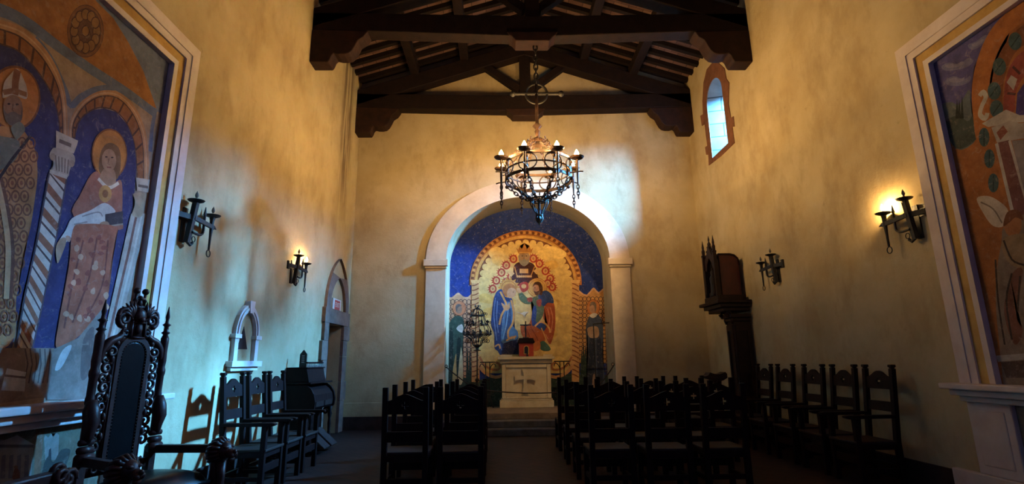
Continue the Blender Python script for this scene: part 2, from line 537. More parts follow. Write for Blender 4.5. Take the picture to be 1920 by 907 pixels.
def parent_matrix(p):
    m = Matrix.LocRotScale(p.location, p.rotation_euler, p.scale)
    return m


mb = MB()
A = ell(AA, AZT - AZS); B = ell(AA + .45, AZT - AZS + .42)
mb.plate(B + A[::-1], [], lambda u, v: (u, D - .055, v), lambda u, v: (u, D, v))
kid(mb.build('arch_ring', ARCHST, bevel=.01), arch)
for s in (-1, 1):
    x0, x1 = (AX0 - .45, AX0) if s < 0 else (AX1, AX1 + .45)
    mb = MB(); mb.box(x0, x1, D - .055, D, .12, 3.42); kid(mb.build('pilaster', ARCHST, bevel=.01), arch)
    mb = MB(); mb.box(x0 - .05, x1 + (.05), D - .12, D, 3.45, 3.60); mb.box(x0 - .02, x1 + .02, D - .09, D, 3.40, 3.45)
    kid(mb.build('capital', ARCHST, bevel=.012), arch)

# ------------------------------------------------------------------ window of the right wall
win = tag(bpy.data.objects.new('window_1', None), 'narrow round headed slit window high in the right wall', 'window', kind=S)
win.location = (XR, 9.95, 5.5); COL.objects.link(win)
mb = MB(); n = len(WO)
V0 = [mb.b.verts.new((XR, *p)) for p in WO]; V1 = [mb.b.verts.new((XR + WALL_T - .06, *p)) for p in WI]
for i in range(n):
    j = (i + 1) % n
    mb.b.faces.new((V0[i], V0[j], V1[j], V1[i]))
JR = bricks('reveal_blocks', (120, 116, 112), (104, 100, 96), (60, 56, 54), .8, .30, .012, .9)
mpn = [q for q in JR.node_tree.nodes if q.type == 'MAPPING'][0]
mpn.inputs['Rotation'].default_value = (PI / 2, 0, 0)
kid(mb.build('reveal', JR), win)
mb = MB()
mb.plate(WO, [WI], lambda u, v: (XR + WALL_T - .06, u, v), lambda u, v: (XR + WALL_T, u, v)); kid(mb.build('outer_stone', STONE_D), win)
G = bpy.data.materials.new('leaded_glass'); G.use_nodes = True
nt = G.node_tree; nt.nodes.clear()
tr = nt.nodes.new('ShaderNodeBsdfTransparent'); tr.inputs[0].default_value = (.9, .95, .97, 1)
gl = nt.nodes.new('ShaderNodeBsdfGlossy'); gl.inputs['Roughness'].default_value = .1
ms = nt.nodes.new('ShaderNodeMixShader'); ms.inputs[0].default_value = .08
om = nt.nodes.new('ShaderNodeOutputMaterial')
nt.links.new(tr.outputs[0], ms.inputs[1]); nt.links.new(gl.outputs[0], ms.inputs[2]); nt.links.new(ms.outputs[0], om.inputs[0])
mb = MB(); mb.plate(WI, [], lambda u, v: (XR + WALL_T - .05, u, v), lambda u, v: (XR + WALL_T - .045, u, v)); kid(mb.build('pane', G), win)
mb = MB(); mb.bar((XR + WALL_T - .06, 9.95, 5.78), (XR + WALL_T - .06, 9.95, 6.95), .015, .015)
for z in (6.1, 6.45, 6.75): mb.bar((XR + WALL_T - .06, 9.7, z), (XR + WALL_T - .06, 10.2, z), .012, .012)
kid(mb.build('glazing_bar', IRON), win)
# flat brown stone surround with block ears, traced at its true size on the wall plane
sur = [(1330, 310), (1352, 293), (1378, 268), (1374, 238), (1378, 237), (1376, 218), (1371, 221), (1367, 195), (1368, 155), (1363, 148), (1359, 128), (1347, 117), (1336, 118), (1326, 130), (1320, 155),
       (1318, 190), (1319, 214), (1314, 217), (1317, 236), (1322, 233), (1327, 273), (1323, 276), (1325, 290), (1329, 290)]
so = []
for p in sur:
    q = on(*p, 'x', XR); so.append((q.y, q.z))
mb = MB(); mb.plate(so, [WO], lambda u, v: (XR - .014, u, v), lambda u, v: (XR, u, v)); kid(mb.build('surround', STONE_D), win)

# ------------------------------------------------------------------ door of the left wall
dr = tag(bpy.data.objects.new('door_1', None), 'narrow dark door in a pointed brown stone surround', 'door', kind=S)
dr.location = (XL, 10.6, 0); COL.objects.link(dr)
P6 = XL + .06


def wl_plate(poly, name, m, parent, d=.06, holes=[], bevel=.012):
    b_ = MB(); b_.plate(poly, holes, lambda u, v: (XL + d, u, v), lambda u, v: (XL - .001, u, v))
    return kid(b_.build(name, m, bevel=bevel), parent)


for y0, y1, z0, z1 in ((9.88, DY0, 0, .5), (9.80, DY0, .5, .92), (9.88, DY0, .92, 1.42), (9.80, DY0, 1.42, 1.78), (9.88, DY0, 1.78, DZ),
                       (DY1, 11.36, 0, .62), (DY1, 11.44, .62, 1.0), (DY1, 11.36, 1.0, 1.5), (DY1, 11.36, 1.5, 1.82), (DY1, 11.5, 1.82, DZ)):
    wl_plate([(y0, z0 + .004), (y1, z0 + .004), (y1, z1 - .004), (y0, z1 - .004)], 'jamb_block', STONE, dr)
wl_plate([(9.84, DZ), (11.42, DZ), (11.42, 2.40), (9.84, 2.40)], 'lintel', STONE, dr, d=.07)


def pointed(y0, y1, z0, za, n=9):
    """half outlines of a pointed arch, from right foot over the apex to the left foot"""
    c = (y0 + y1) / 2; h = (y1 - y0) / 2; H = za - z0
    R = (h * h + H * H) / (2 * h)
    out = []
    a1 = math.asin(min(1, H / R))
    for i in range(n + 1):
        a = a1 * i / n; out.append((y1 - R + R * math.cos(a), z0 + R * math.sin(a)))
    for i in range(n, -1, -1):
        a = a1 * i / n; out.append((y0 + R - R * math.cos(a), z0 + R * math.sin(a)))
    return out


po = pointed(9.92, 11.36, 2.40, 3.46); pi_ = pointed(10.14, 11.14, 2.40, 3.06)
wl_plate(po + pi_[::-1], 'pointed_arch', STONE, dr, d=.055)
mb = MB(); mb.box(XL - .30, XL - .24, DY0, DY1, 0, DZ); kid(mb.build('door_leaf', DOORW), dr)
mb = MB(); mb.box(XL - .245, XL - .22, DY0 + .34, DY0 + .62, 1.02, 1.38); kid(mb.build('grille_panel', DARK), dr)
mb = MB(); mb.box(XL - .5, XL - .45, DY0 - .1, DY1 + .1, 0, DZ + .1); kid(mb.build('door_recess', DARK), dr)

# EXIT sign in the tympanum
ex = thing('exit_sign', 'small white EXIT sign with red panel above the door', 'sign', (XL, 10.55, 2.36))
mb = MB(); mb.box(XL + .001, XL + .05, 10.29, 10.80, 2.37, 2.62); kid(mb.build('sign_box', SIGN_W, bevel=.006), ex)
mb = MB(); mb.box(XL + .05, XL + .054, 10.40, 10.72, 2.40, 2.59); kid(mb.build('red_panel', SIGN_R), ex)
tc_ = bpy.data.curves.new('exit_text', 'FONT'); tc_.body = 'EXIT'; tc_.size = .135; tc_.align_x = 'CENTER'; tc_.align_y = 'CENTER'; tc_.extrude = .001
to = bpy.data.objects.new('exit_text', tc_); COL.objects.link(to)
dg = bpy.context.evaluated_depsgraph_get()
me = bpy.data.meshes.new_from_object(to.evaluated_get(dg)); bpy.data.objects.remove(to)
me.materials.clear(); me.materials.append(SIGN_W)
lt = bpy.data.objects.new('lettering', me); COL.objects.link(lt)
lt.matrix_world = Matrix(((0, 0, 1, XL + .0555), (1, 0, 0, 10.56), (0, 1, 0, 2.495), (0, 0, 0, 1)))
lt.parent = ex; lt.matrix_parent_inverse = parent_matrix(ex).inverted()

# ------------------------------------------------------------------ white aumbry on the left wall
au = thing('wall_aumbry', 'white moulded arched wall niche with keystone and sill above the left armchairs', 'niche', (XL, 6.95, 1.29))
c_, hw = 6.95, .33


def strip_arc(c, z0, a, b, a2, b2, n=14):
    return [(c + a * math.cos(PI * i / n), z0 + b * math.sin(PI * i / n)) for i in range(n + 1)] + [(c + a2 * math.cos(PI * i / n), z0 + b2 * math.sin(PI * i / n)) for i in range(n, -1, -1)]


wl_plate(strip_arc(c_, 1.72, .32, .40, .23, .30), 'arch_moulding', FRAME, au, d=.05)
wl_plate(strip_arc(c_, 1.72, .29, .365, .255, .33), 'arch_roll', FRAME, au, d=.065)
wl_plate([(c_ - .05, 2.01), (c_ + .05, 2.01), (c_ + .07, 2.17), (c_ - .07, 2.17)], 'keystone', FRAME, au, d=.075)
for s in (-1, 1):
    wl_plate([(c_ + s * .23, 1.39), (c_ + s * .32, 1.39), (c_ + s * .32, 1.69), (c_ + s * .23, 1.69)], 'side_pilaster', FRAME, au, d=.05)
    wl_plate([(c_ + s * .20, 1.68), (c_ + s * .36, 1.68), (c_ + s * .36, 1.73), (c_ + s * .20, 1.73)], 'impost', FRAME, au, d=.07)
wl_plate([(c_ - .40, 1.33), (c_ + .40, 1.33), (c_ + .40, 1.40), (c_ - .40, 1.40)], 'sill', FRAME, au, d=.085)
wl_plate([(c_ - .36, 1.28), (c_ + .36, 1.28), (c_ + .36, 1.33), (c_ - .36, 1.33)], 'sill_moulding', FRAME, au, d=.05)
wl_plate([(6.79, 1.545), (7.06, 1.55), (6.915, 1.84)], 'dark_triangle', BASE, au, d=.004, bevel=0)  # flat dark brown triangle laid on the wall inside the arch

# ------------------------------------------------------------------ roof timbers
RZ0 = 7.62                     # top of the principal rafters at the wall


def raf_top(x): return RZ0 + .322 * ((x - XL) if x <= XC else (XR - x))


def truss(y0, y1, label, tie_sag):
    t = thing('roof_truss', label, 'roof truss', (XC, (y0 + y1) / 2, 7.07), 0, 'dark wooden roof trusses')
    def ext(poly, name, m, a=y0, b=y1, bevel=.015):
        q = MB(); q.prism(poly, lambda u, v: (u, a, v), lambda u, v: (u, b, v)); return kid(q.build(name, m, bevel=bevel), t)
    zb = 7.12
    ext([(XL, zb + .05), (XL + 1.0, zb + .03), (XC, zb - tie_sag), (XR - 1.0, zb + .03), (XR, zb + .05), (XR, 7.53), (XC, 7.46), (XL, 7.53)], 'tie_beam', WOOD)
    for s in (-1, 1):
        X = lambda d: XL + d if s < 0 else XR - d
        prof = [(0, 6.53), (.33, 6.53), (.36, 6.58), (.385, 6.66), (.42, 6.70), (.50, 6.68), (.60, 6.68), (.68, 6.70), (.74, 6.76), (.79, 6.86), (.83, 6.96), (.87, 6.99), (.93, 7.03), (1.0, 7.14), (0, 7.17)]
        ext([(X(a), b) for a, b in prof], 'corbel', WOOD_L, y0 - .01, y1 + .01)
        pr = [(X(0), RZ0 - .40), (X(0), RZ0), (XC, raf_top(XC)), (XC, raf_top(XC) - .34)]
        ext(pr, 'principal_rafter', WOOD)
        q = MB(); q.bar((XC + s * .12, (y0 + y1) / 2, 7.66), (XC + s * .98, (y0 + y1) / 2, raf_top(XC + s * .98) - .25), .16, .17, (0, 1, 0)); kid(q.build('strut', WOOD, bevel=.01), t)
    q = MB(); q.box(XC - .12, XC + .14, y0 + .03, y1 - .03, 6.96, raf_top(XC)); kid(q.build('king_post', WOOD, bevel=.012), t)
    ext([(XC - .46, 7.13), (XC - .42, 7.06), (XC - .36, 7.02), (XC - .30, 6.94), (XC + .30, 6.94), (XC + .36, 7.02), (XC + .42, 7.06), (XC + .46, 7.13)], 'bolster', WOOD_L, y0 - .02, y1 + .02)
    return t


truss(11.2, 11.48, 'far roof truss close against the gable wall above the painted arch', .05)
truss(8.29, 8.57, 'near roof truss from which the lit iron chandelier hangs', .08)

pur = (('lower', 1.33), ('upper', 2.5))
for s, side in ((-1, 'left'), (1, 'right')):
    for nm, d in pur:
        x = XL + d if s < 0 else XR - d
        z1 = deck_z(x) - .15
        mb = MB(); mb.box(x - .10, x + .10, YB, D, raf_top(x) - .02, z1)
        o = mb.build('purlin', WOOD, bevel=.015)
        tag(o, f'{nm} heavy purlin of the {side} roof slope running above the two trusses', 'roof beam', 'roof purlins')
mb = MB(); mb.box(XC - .11, XC + .11, YB, D, raf_top(XC) - .02, deck_z(XC) - .145)
tag(mb.build('ridge_beam', WOOD, bevel=.015), 'heavy ridge beam along the peak of the roof', 'roof beam', 'roof purlins')
ordn = ['first', 'second', 'third', 'fourth', 'fifth', 'sixth', 'seventh', 'eighth', 'ninth', 'tenth', 'eleventh', 'twelfth', 'thirteenth', 'fourteenth', 'fifteenth', 'sixteenth', 'seventeenth', 'eighteenth', 'nineteenth', 'twentieth']
for s, side in ((-1, 'left'), (1, 'right')):
    for k in range(14):
        y = 11.30 - k * .345
        xe = XL if s < 0 else XR
        mb = MB(); mb.bar((xe, y, deck_z(xe) - .055), (XC + s * .03, y, deck_z(XC + s * .03) - .055), .10, .10, (0, 0, 1))
        o = mb.build('common_rafter', RAFT)
        tag(o, f'{ordn[k]} common rafter of the {side} roof slope counted from the gable wall', 'rafter', 'common rafters under the tiles')

# ------------------------------------------------------------------ painted walls


class Painter:
    """flat painted shapes laid over each other on one wall plane (u,v), one mesh per painting"""
    STEP = .00002

    def __init__(s, ax, val, sign, lift=1.):
        s.lift = lift
        s.ax, s.val, s.sign = ax, val, sign
        s.b = bmesh.new(); s.lay = s.b.loops.layers.color.new('paint') if False else None
        s.n = 0; s.cols = []; s.fr = (0, 0, 1)

    def tone(s, col):
        """faded fresco pigment: lift and thin the colour a little"""
        c = [255 * (v / 255) ** s.lift for v in col]; g = sum(c) / 3
        return lin([v * .86 + g * .14 for v in c])

    def frame(s, x, y, k): s.fr = (x, y, k); return s

    def uv(s, p):
        q = on(s.fr[0] + s.fr[2] * p[0], s.fr[1] + s.fr[2] * p[1], s.ax, s.val)
        return (q.x, q.z) if s.ax == 'y' else (q.y, q.z)

    def co(s, u, v):
        d = s.val + s.sign * s.n * s.STEP
        return (u, d, v) if s.ax == 'y' else (d, u, v)

    def raw(s, col, uvs):
        s.n += 1
        vs = [s.b.verts.new(s.co(*p)) for p in uvs]
        try: f = s.b.faces.new(vs)
        except ValueError: return
        r = bmesh.ops.triangulate(s.b, faces=[f], ngon_method='EAR_CLIP') if len(vs) > 4 else {'faces': [f]}
        for g in r['faces']: g.material_index = 0; s.cols.append((g, s.tone(col)))

    def poly(s, col, pts, sm=4): s.raw(col, smooth2([s.uv(p) for p in pts], sm) if sm else [s.uv(p) for p in pts])

    def wave(s, col, top, tail, sm=4): s.raw(col, smooth2([s.uv(p) for p in top], sm, False) + [s.uv(p) for p in tail])

    def disc(s, col, c, rx, ry=None, n=16):
        ry = ry or rx
        s.raw(col, [s.uv((c[0] + rx * math.cos(2 * PI * i / n), c[1] + ry * math.sin(2 * PI * i / n))) for i in range(n)])

    def line(s, col, pts, w, sm=4, closed=False):
        p = [s.uv(q) for q in pts]
        if sm: p = smooth2(p, sm, closed)
        s.rawline(col, p, w, closed)

    def rawline(s, col, p, w, closed=False):
        s.n += 1; m = len(p); A = []
        for i in range(m):
            a = p[i - 1] if (i or closed) else p[i]; b = p[(i + 1) % m] if (i < m - 1 or closed) else p[i]
            dx, dy = b[0] - a[0], b[1] - a[1]; l = math.hypot(dx, dy) or 1
            nx, ny = -dy / l * w / 2, dx / l * w / 2
            A.append((s.b.verts.new(s.co(p[i][0] + nx, p[i][1] + ny)), s.b.verts.new(s.co(p[i][0] - nx, p[i][1] - ny))))
        for i in range(m if closed else m - 1):
            a, b = A[i], A[(i + 1) % m]
            try: s.cols.append((s.b.faces.new((a[0], a[1], b[1], b[0])), s.tone(col)))
            except ValueError: pass

    def oval(s, col, c, rx, ry, w, n=14):
        s.line(col, [(c[0] + rx * math.cos(2 * PI * i / n), c[1] + ry * math.sin(2 * PI * i / n)) for i in range(n)], w, 0, True)

    def build(s, name, parent=None, mirror=None):
        lay = s.b.loops.layers.float_color.new('paint')
        for f, c in s.cols:
            if f.is_valid:
                for l in f.loops: l[lay] = c
        if mirror is not None:      # the near half of a side fresco repeats the far half
            bmesh.ops.bisect_plane(s.b, geom=s.b.verts[:] + s.b.edges[:] + s.b.faces[:], dist=1e-6, plane_co=(0, mirror, 0), plane_no=(0, -1, 0), clear_outer=True)
            dup = bmesh.ops.duplicate(s.b, geom=s.b.verts[:] + s.b.edges[:] + s.b.faces[:])
            for v in dup['geom']:
                if isinstance(v, bmesh.types.BMVert): v.co.y = 2 * mirror - v.co.y
        want = Vector((0, s.sign, 0)) if s.ax == 'y' else Vector((s.sign, 0, 0))
        for f in s.b.faces:
            f.normal_update()
            if f.normal.dot(want) < 0: f.normal_flip()
        me = bpy.data.meshes.new(name); s.b.to_mesh(me); s.b.free()
        me.materials.append(PAINT)
        o = bpy.data.objects.new(name, me); COL.objects.link(o)
        if parent is not None: kid(o, parent)
        return o


def arcpts(c, rx, ry, a0, a1, n):
    return [(c[0] + rx * math.cos(math.radians(a0 + (a1 - a0) * i / n)), c[1] - ry * math.sin(math.radians(a0 + (a1 - a0) * i / n))) for i in range(n + 1)]


# ---- the recess behind the altar
p = Painter('y', NICHE - .004, -1, .95)
p.raw((26, 48, 128), [(AX0 - .05, .3), (AX1 + .05, .3), (AX1 + .05, 5.2), (AX0 - .05, 5.2)])
rnd = random.Random(3)
for i in range(150):
    x, z = rnd.uniform(AX0, AX1), rnd.uniform(3.0, 5.05)
    r = rnd.uniform(.006, .014)
    p.raw((168, 160, 160), [(x, z + r * 1.5), (x - r * .5, z), (x, z - r * 1.5), (x + r * .5, z)])
PEACH, DKL = (206, 142, 96), (74, 50, 48)
# left and right trellised side fields
p.frame(820, 540, .1984)
p.wave((216, 160, 118), [(-20, 40), (60, 45), (130, 88), (195, 42), (245, 78), (290, 82), (330, 50), (400, 60)], [(400, 1100), (-20, 1100)])
p.wave(PEACH, [(-20, 62), (60, 66), (130, 104), (195, 62), (245, 96), (290, 98), (330, 70), (400, 80)], [(400, 1100), (-20, 1100)])
for j in range(17):
    for i in range(8):
        p.oval(DKL, (70 + i * 38 + (j % 2) * 0, 130 + j * 45), 19, 24, .016, 8)
p.frame(1030, 480, .2867)
p.wave((216, 160, 118), [(170, 200), (205, 232), (245, 252), (288, 206), (322, 236), (360, 206), (400, 232), (460, 215)], [(460, 700), (170, 700)])
p.wave((200, 138, 72), [(170, 212), (205, 244), (245, 264), (288, 220), (322, 248), (360, 220), (400, 244), (460, 228)], [(460, 700), (170, 700)])
for j in range(21):
    for i in range(9):
        p.oval(DKL, (205 + i * 26, 280 + j * 27), 13, 14.5, .014, 8)
# ground
p.frame(0, 0, 1)
p.wave((44, 62, 54), [(820, 712), (860, 706), (900, 712), (960, 700), (1020, 706), (1070, 700), (1110, 706), (1170, 700)], [(1170, 790), (820, 790)])
# left saint
p.frame(820, 540, .1984)
p.disc((186, 98, 66), (72, 170), 26, 50); p.poly((84, 108, 124), [(40, 250), (85, 250), (92, 420), (84, 560), (40, 560)])
p.poly((214, 130, 104), [(45, 740), (92, 740), (100, 900), (45, 900)])
p.disc((206, 116, 70), (208, 190), 62, 68, 22); p.oval((140, 70, 44), (208, 190), 62, 68, .012, 22)
p.poly((52, 74, 62), [(150, 280), (180, 260), (240, 280), (256, 360), (246, 480), (236, 620), (226, 920), (98, 920), (104, 700), (116, 460), (106, 350)])
p.poly((190, 150, 86), [(176, 620), (192, 720), (198, 880), (140, 880), (150, 760)]); p.poly((204, 180, 130), [(214, 560), (238, 640), (240, 880), (196, 880)])
p.poly((34, 48, 44), [(112, 420), (150, 440), (140, 900), (104, 900)]); p.poly((34, 48, 44), [(190, 480), (226, 500), (206, 700), (190, 880), (180, 700)])
p.disc((150, 108, 84), (205, 200), 30, 42); p.poly((96, 84, 80), [(172, 190), (180, 158), (210, 150), (232, 168), (214, 170), (190, 190), (186, 226)])
p.poly((196, 190, 178), [(180, 380), (232, 340), (246, 400), (224, 420)])
for x in (60, 84, 110, 284, 306, 330):
    p.poly((38, 56, 48), [(x - 14, 930), (x - 6, 640 + (x * 7) % 120), (x, 520 + (x * 13) % 130), (x + 8, 660), (x + 14, 930)])
# right saints
p.frame(1030, 480, .2867)
p.disc((190, 104, 48), (400, 318), 40, 44); p.poly((132, 62, 48), [(386, 420), (420, 400), (450, 430), (450, 720), (412, 680), (392, 560)]); p.disc((170, 118, 84), (404, 330), 16, 26)
p.poly((196, 186, 180), [(392, 440), (408, 450), (420, 540), (404, 520)])
p.disc((196, 112, 50), (287, 336), 42, 52, 22); p.oval((134, 66, 34), (287, 336), 42, 52, .012, 22)
p.poly((62, 70, 90), [(262, 392), (292, 380), (322, 386), (346, 430), (352, 520), (346, 640), (362, 800), (356, 900), (238, 900), (254, 760), (254, 620), (238, 512), (244, 440)])
p.poly((36, 42, 60), [(262, 560), (290, 545), (290, 880), (244, 880)]); p.poly((40, 46, 66), [(310, 550), (338, 560), (350, 820), (320, 870)])
p.poly((168, 132, 104), [(250, 470), (300, 458), (322, 476), (320, 528), (270, 534), (252, 510)]); p.disc((184, 134, 104), (282, 342), 20, 32); p.poly((120, 100, 84), [(266, 330), (270, 304), (296, 300), (308, 330), (300, 372), (296, 334), (280, 318)])
p.poly((206, 196, 180), [(262, 388), (290, 372), (314, 380), (300, 398), (280, 404)])
p.poly((150, 116, 94), [(285, 780), (300, 780), (306, 880), (280, 880)])
for x in (212, 224, 236): p.poly((38, 54, 46), [(x - 9, 780), (x, 560 + (x * 11) % 60), (x + 9, 780)])
# gold field with its border
A_ = p.frame(860, 430, .2978)
cA = (422, 335)
ring_o = arcpts(cA, 352, 330, 0, 180, 40)
p.poly((170, 98, 44), ring_o + [(70, 350), (775, 350)], 0)
for i in range(58):
    a = math.radians(2 + 176 * i / 57)
    p.disc((206, 138, 66) if i % 2 else (112, 60, 30), (cA[0] + 336 * math.cos(a), cA[1] - 314 * math.sin(a)), 11, 10, 8)
p.poly((206, 148, 66), arcpts(cA, 320, 297, 0, 180, 40) + [(102, 345), (742, 345)], 0)
p.poly((110, 60, 30), arcpts(cA, 303, 278, 0, 180, 40) + [(119, 345), (725, 345)], 0)
GOLD = (214, 172, 92)
p.poly(GOLD, arcpts(cA, 276, 250, 0, 180, 40) + [(128, 335), (128, 850), (180, 905), (300, 905), (560, 905), (680, 905), (718, 850), (718, 335)], 0)
for i in range(19):
    a = math.radians(4 + 172 * i / 18)
    p.disc(GOLD, (cA[0] + 276 * math.cos(a), cA[1] - 252 * math.sin(a)), 21, 20, 12)
for i in range(26):
    x, y = rnd.uniform(150, 700), rnd.uniform(120, 850)
    p.poly((216, 164, 72) if i % 2 else (232, 188, 100), [(x + rnd.uniform(.6, 1) * 60 * math.cos(t), y + rnd.uniform(.6, 1) * 45 * math.sin(t)) for t in [2 * PI * k / 7 for k in range(7)]])
for x0 in (82, 712):                   # twisted columns
    p.poly((208, 150, 88), [(x0, 330), (x0 + 46, 330), (x0 + 46, 960), (x0, 960)], 0)
    for k in range(20):
        y = 340 + k * 30
        p.line((136, 74, 42), [(x0 + 2, y), (x0 + 20, y + 6), (x0 + 44, y + 20)] if x0 > 400 else [(x0 + 2, y + 14), (x0 + 20, y + 12), (x0 + 44, y)], .028, 3)
    p.poly((222, 170, 100), [(x0 - 8, 318), (x0 + 54, 318), (x0 + 48, 338), (x0, 338)], 0)
for s in (-1, 1):                      # scrolled foot of the field
    X = lambda d: 422 + s * d
    p.line((176, 104, 60), [(X(290), 800), (X(262), 850), (X(215), 880), (X(170), 880), (X(165), 850), (X(190), 835)], .05)
    p.line((208, 144, 90), [(X(300), 830), (X(270), 890), (X(190), 930), (X(110), 900)], .07)
# red winged angels in a ring
for x, y in ((345, 186), (300, 226), (270, 272), (237, 322), (215, 374), (330, 300), (300, 330), (470, 184), (508, 216), (546, 262), (576, 310), (588, 362), (560, 340), (408, 352), (370, 330), (460, 320)):
    for k in range(5):
        a = math.atan2(y - 330, x - 412) + (k - 2) * .5
        p.poly((160, 44, 30), [(x + 14 * math.cos(a + .5), y + 14 * math.sin(a + .5)), (x + 38 * math.cos(a), y + 38 * math.sin(a)), (x + 14 * math.cos(a - .5), y + 14 * math.sin(a - .5))], 0)
    p.disc((170, 52, 34), (x, y), 25, 27); p.disc((214, 156, 84), (x, y), 15, 17); p.disc((176, 104, 60), (x, y), 7, 9, 10)
# crowned elder at the top
p.poly((66, 34, 32), [(350, 228), (385, 206), (412, 236), (440, 206), (478, 228), (500, 300), (510, 330), (470, 345), (345, 345), (310, 330), (340, 290)])
p.line((190, 128, 60), [(352, 235), (366, 290)], .025, 0); p.line((190, 128, 60), [(478, 235), (456, 290)], .025, 0)
p.poly((214, 164, 96), [(384, 248), (438, 248), (438, 276), (384, 276)], 0); p.poly((214, 164, 96), [(310, 275), (330, 255), (352, 278), (330, 298)], 0); p.poly((214, 164, 96), [(470, 262), (490, 246), (512, 264), (490, 284)], 0)
for k in range(8): p.disc((206, 150, 84), (370 + k * 12, 296), 7, 8, 8)
p.disc((150, 116, 88), (412, 172), 34, 40); p.poly((132, 126, 120), [(376, 160), (382, 208), (412, 232), (442, 208), (448, 160), (436, 196), (412, 188), (390, 196)])
p.disc((60, 44, 40), (400, 168), 5, 3, 8); p.disc((60, 44, 40), (426, 168), 5, 3, 8); p.line((110, 80, 62), [(412, 166), (410, 184), (414, 186)], .01, 0)
p.poly((170, 106, 40), [(360, 116), (376, 128), (384, 104), (398, 126), (414, 86), (431, 126), (446, 104), (453, 128), (470, 116), (456, 152), (376, 152)], 0); p.line((214, 156, 70), [(378, 146), (454, 146)], .016, 0)
# woman in a blue mantle, bowing
for k in range(14):
    a = 2 * PI * k / 14
    p.poly((196, 120, 40), [(316 + 48 * math.cos(a + .2), 366 + 48 * math.sin(a + .2)), (316 + 72 * math.cos(a), 366 + 68 * math.sin(a)), (316 + 48 * math.cos(a - .2), 366 + 48 * math.sin(a - .2))], 0)
p.disc((208, 134, 52), (316, 368), 58, 52, 22); p.oval((140, 70, 32), (316, 368), 46, 42, .01, 20)
p.poly((36, 56, 104), [(240, 392), (272, 378), (292, 424), (332, 432), (346, 480), (354, 540), (346, 600), (368, 650), (372, 692), (310, 722), (290, 760), (265, 792), (246, 766), (226, 744), (224, 660), (204, 600), (210, 520), (220, 440)])
p.poly((74, 116, 152), [(284, 470), (324, 456), (344, 520), (338, 600), (372, 644), (366, 690), (300, 716), (268, 700), (272, 600), (282, 530)])
p.poly((48, 78, 122), [(300, 520), (328, 500), (330, 600), (300, 690), (284, 700), (290, 600)]); p.line((104, 146, 176), [(312, 500), (300, 600), (278, 690)], .03)
for q in ([(232, 430), (222, 520), (226, 590), (240, 700)], [(244, 450), (240, 560), (250, 650)], [(262, 720), (270, 760)]): p.line((92, 116, 156), q, .02)
p.line((214, 146, 72), [(262, 392), (286, 440), (300, 480), (270, 540), (256, 600)], .045); p.line((214, 146, 72), [(330, 446), (346, 520), (340, 590), (312, 640), (318, 684), (362, 672)], .045)
p.line((214, 146, 72), [(228, 738), (252, 724), (262, 750)], .035); p.line((214, 146, 72), [(300, 700), (340, 676), (352, 690)], .035)
p.poly((178, 102, 46), [(276, 392), (290, 352), (330, 340), (358, 366), (364, 384), (340, 372), (318, 376), (302, 420), (290, 416)]); p.poly((196, 138, 92), [(308, 384), (330, 368), (358, 378), (362, 400), (344, 426), (318, 432), (304, 412)])
p.disc((70, 44, 36), (344, 394), 4, 2.5, 8); p.poly((204, 146, 90), [(268, 462), (292, 478), (300, 492), (318, 458), (322, 494), (300, 512), (284, 500)])
p.poly((28, 30, 62), [(284, 716), (330, 700), (376, 694), (378, 786), (268, 786)], 0)
# bearded man in green and red, reaching out
p.disc((214, 156, 70), (494, 366), 62, 60, 24); p.oval((150, 84, 36), (494, 366), 61, 59, .012, 24); p.oval((164, 98, 44), (494, 366), 50, 48, .01, 22)
p.poly((178, 82, 36), [(470, 598), (522, 608), (548, 640), (544, 700), (504, 744), (470, 742), (440, 706), (398, 664), (392, 602), (440, 596), (460, 556)])
p.poly((168, 70, 38), [(556, 452), (598, 464), (608, 540), (606, 622), (590, 692), (574, 722), (554, 690), (544, 640), (558, 590), (532, 560), (538, 500)])
p.poly((84, 100, 64), [(378, 398), (396, 394), (432, 430), (472, 428), (506, 408), (534, 440), (534, 530), (504, 582), (480, 602), (464, 590), (472, 500), (470, 472), (420, 468), (384, 440)])
p.poly((38, 62, 122), [(504, 410), (546, 384), (584, 410), (598, 462), (560, 462), (534, 484), (506, 448)]); p.poly((38, 62, 118), [(466, 560), (500, 592), (524, 580), (548, 604), (534, 640), (486, 612), (462, 602)])
p.poly((38, 62, 118), [(472, 480), (490, 500), (484, 570), (466, 590), (458, 560)]); p.poly((156, 60, 38), [(430, 434), (460, 428), (464, 452), (438, 456)]); p.poly((150, 58, 40), [(490, 448), (520, 440), (516, 484), (496, 480)])
for q in ([(576, 490), (592, 560), (580, 650)], [(560, 500), (572, 560), (562, 620)], [(548, 660), (562, 690)]): p.line((214, 128, 84), q, .018)
for q in ([(420, 610), (440, 660), (470, 720)], [(450, 610), (480, 660), (500, 700)]): p.line((140, 52, 28), q, .018)
p.line((218, 156, 80), [(480, 610), (510, 584), (540, 590), (570, 622), (574, 650)], .04); p.line((214, 150, 76), [(520, 620), (546, 680), (556, 720)], .025)
p.poly((60, 98, 84), [(508, 718), (536, 702), (578, 748), (562, 764), (520, 758)]); p.poly((206, 112, 50), [(468, 716), (508, 704), (512, 752), (470, 762)])
p.poly((76, 44, 28), [(464, 366), (478, 334), (510, 332), (528, 366), (524, 412), (504, 404), (500, 360), (476, 352)]); p.poly((190, 128, 84), [(468, 364), (482, 348), (502, 356), (506, 396), (486, 402), (472, 390)])
p.poly((92, 54, 34), [(472, 388), (488, 392), (506, 386), (502, 410), (484, 412)]); p.disc((56, 34, 26), (480, 368), 4, 2.5, 8)
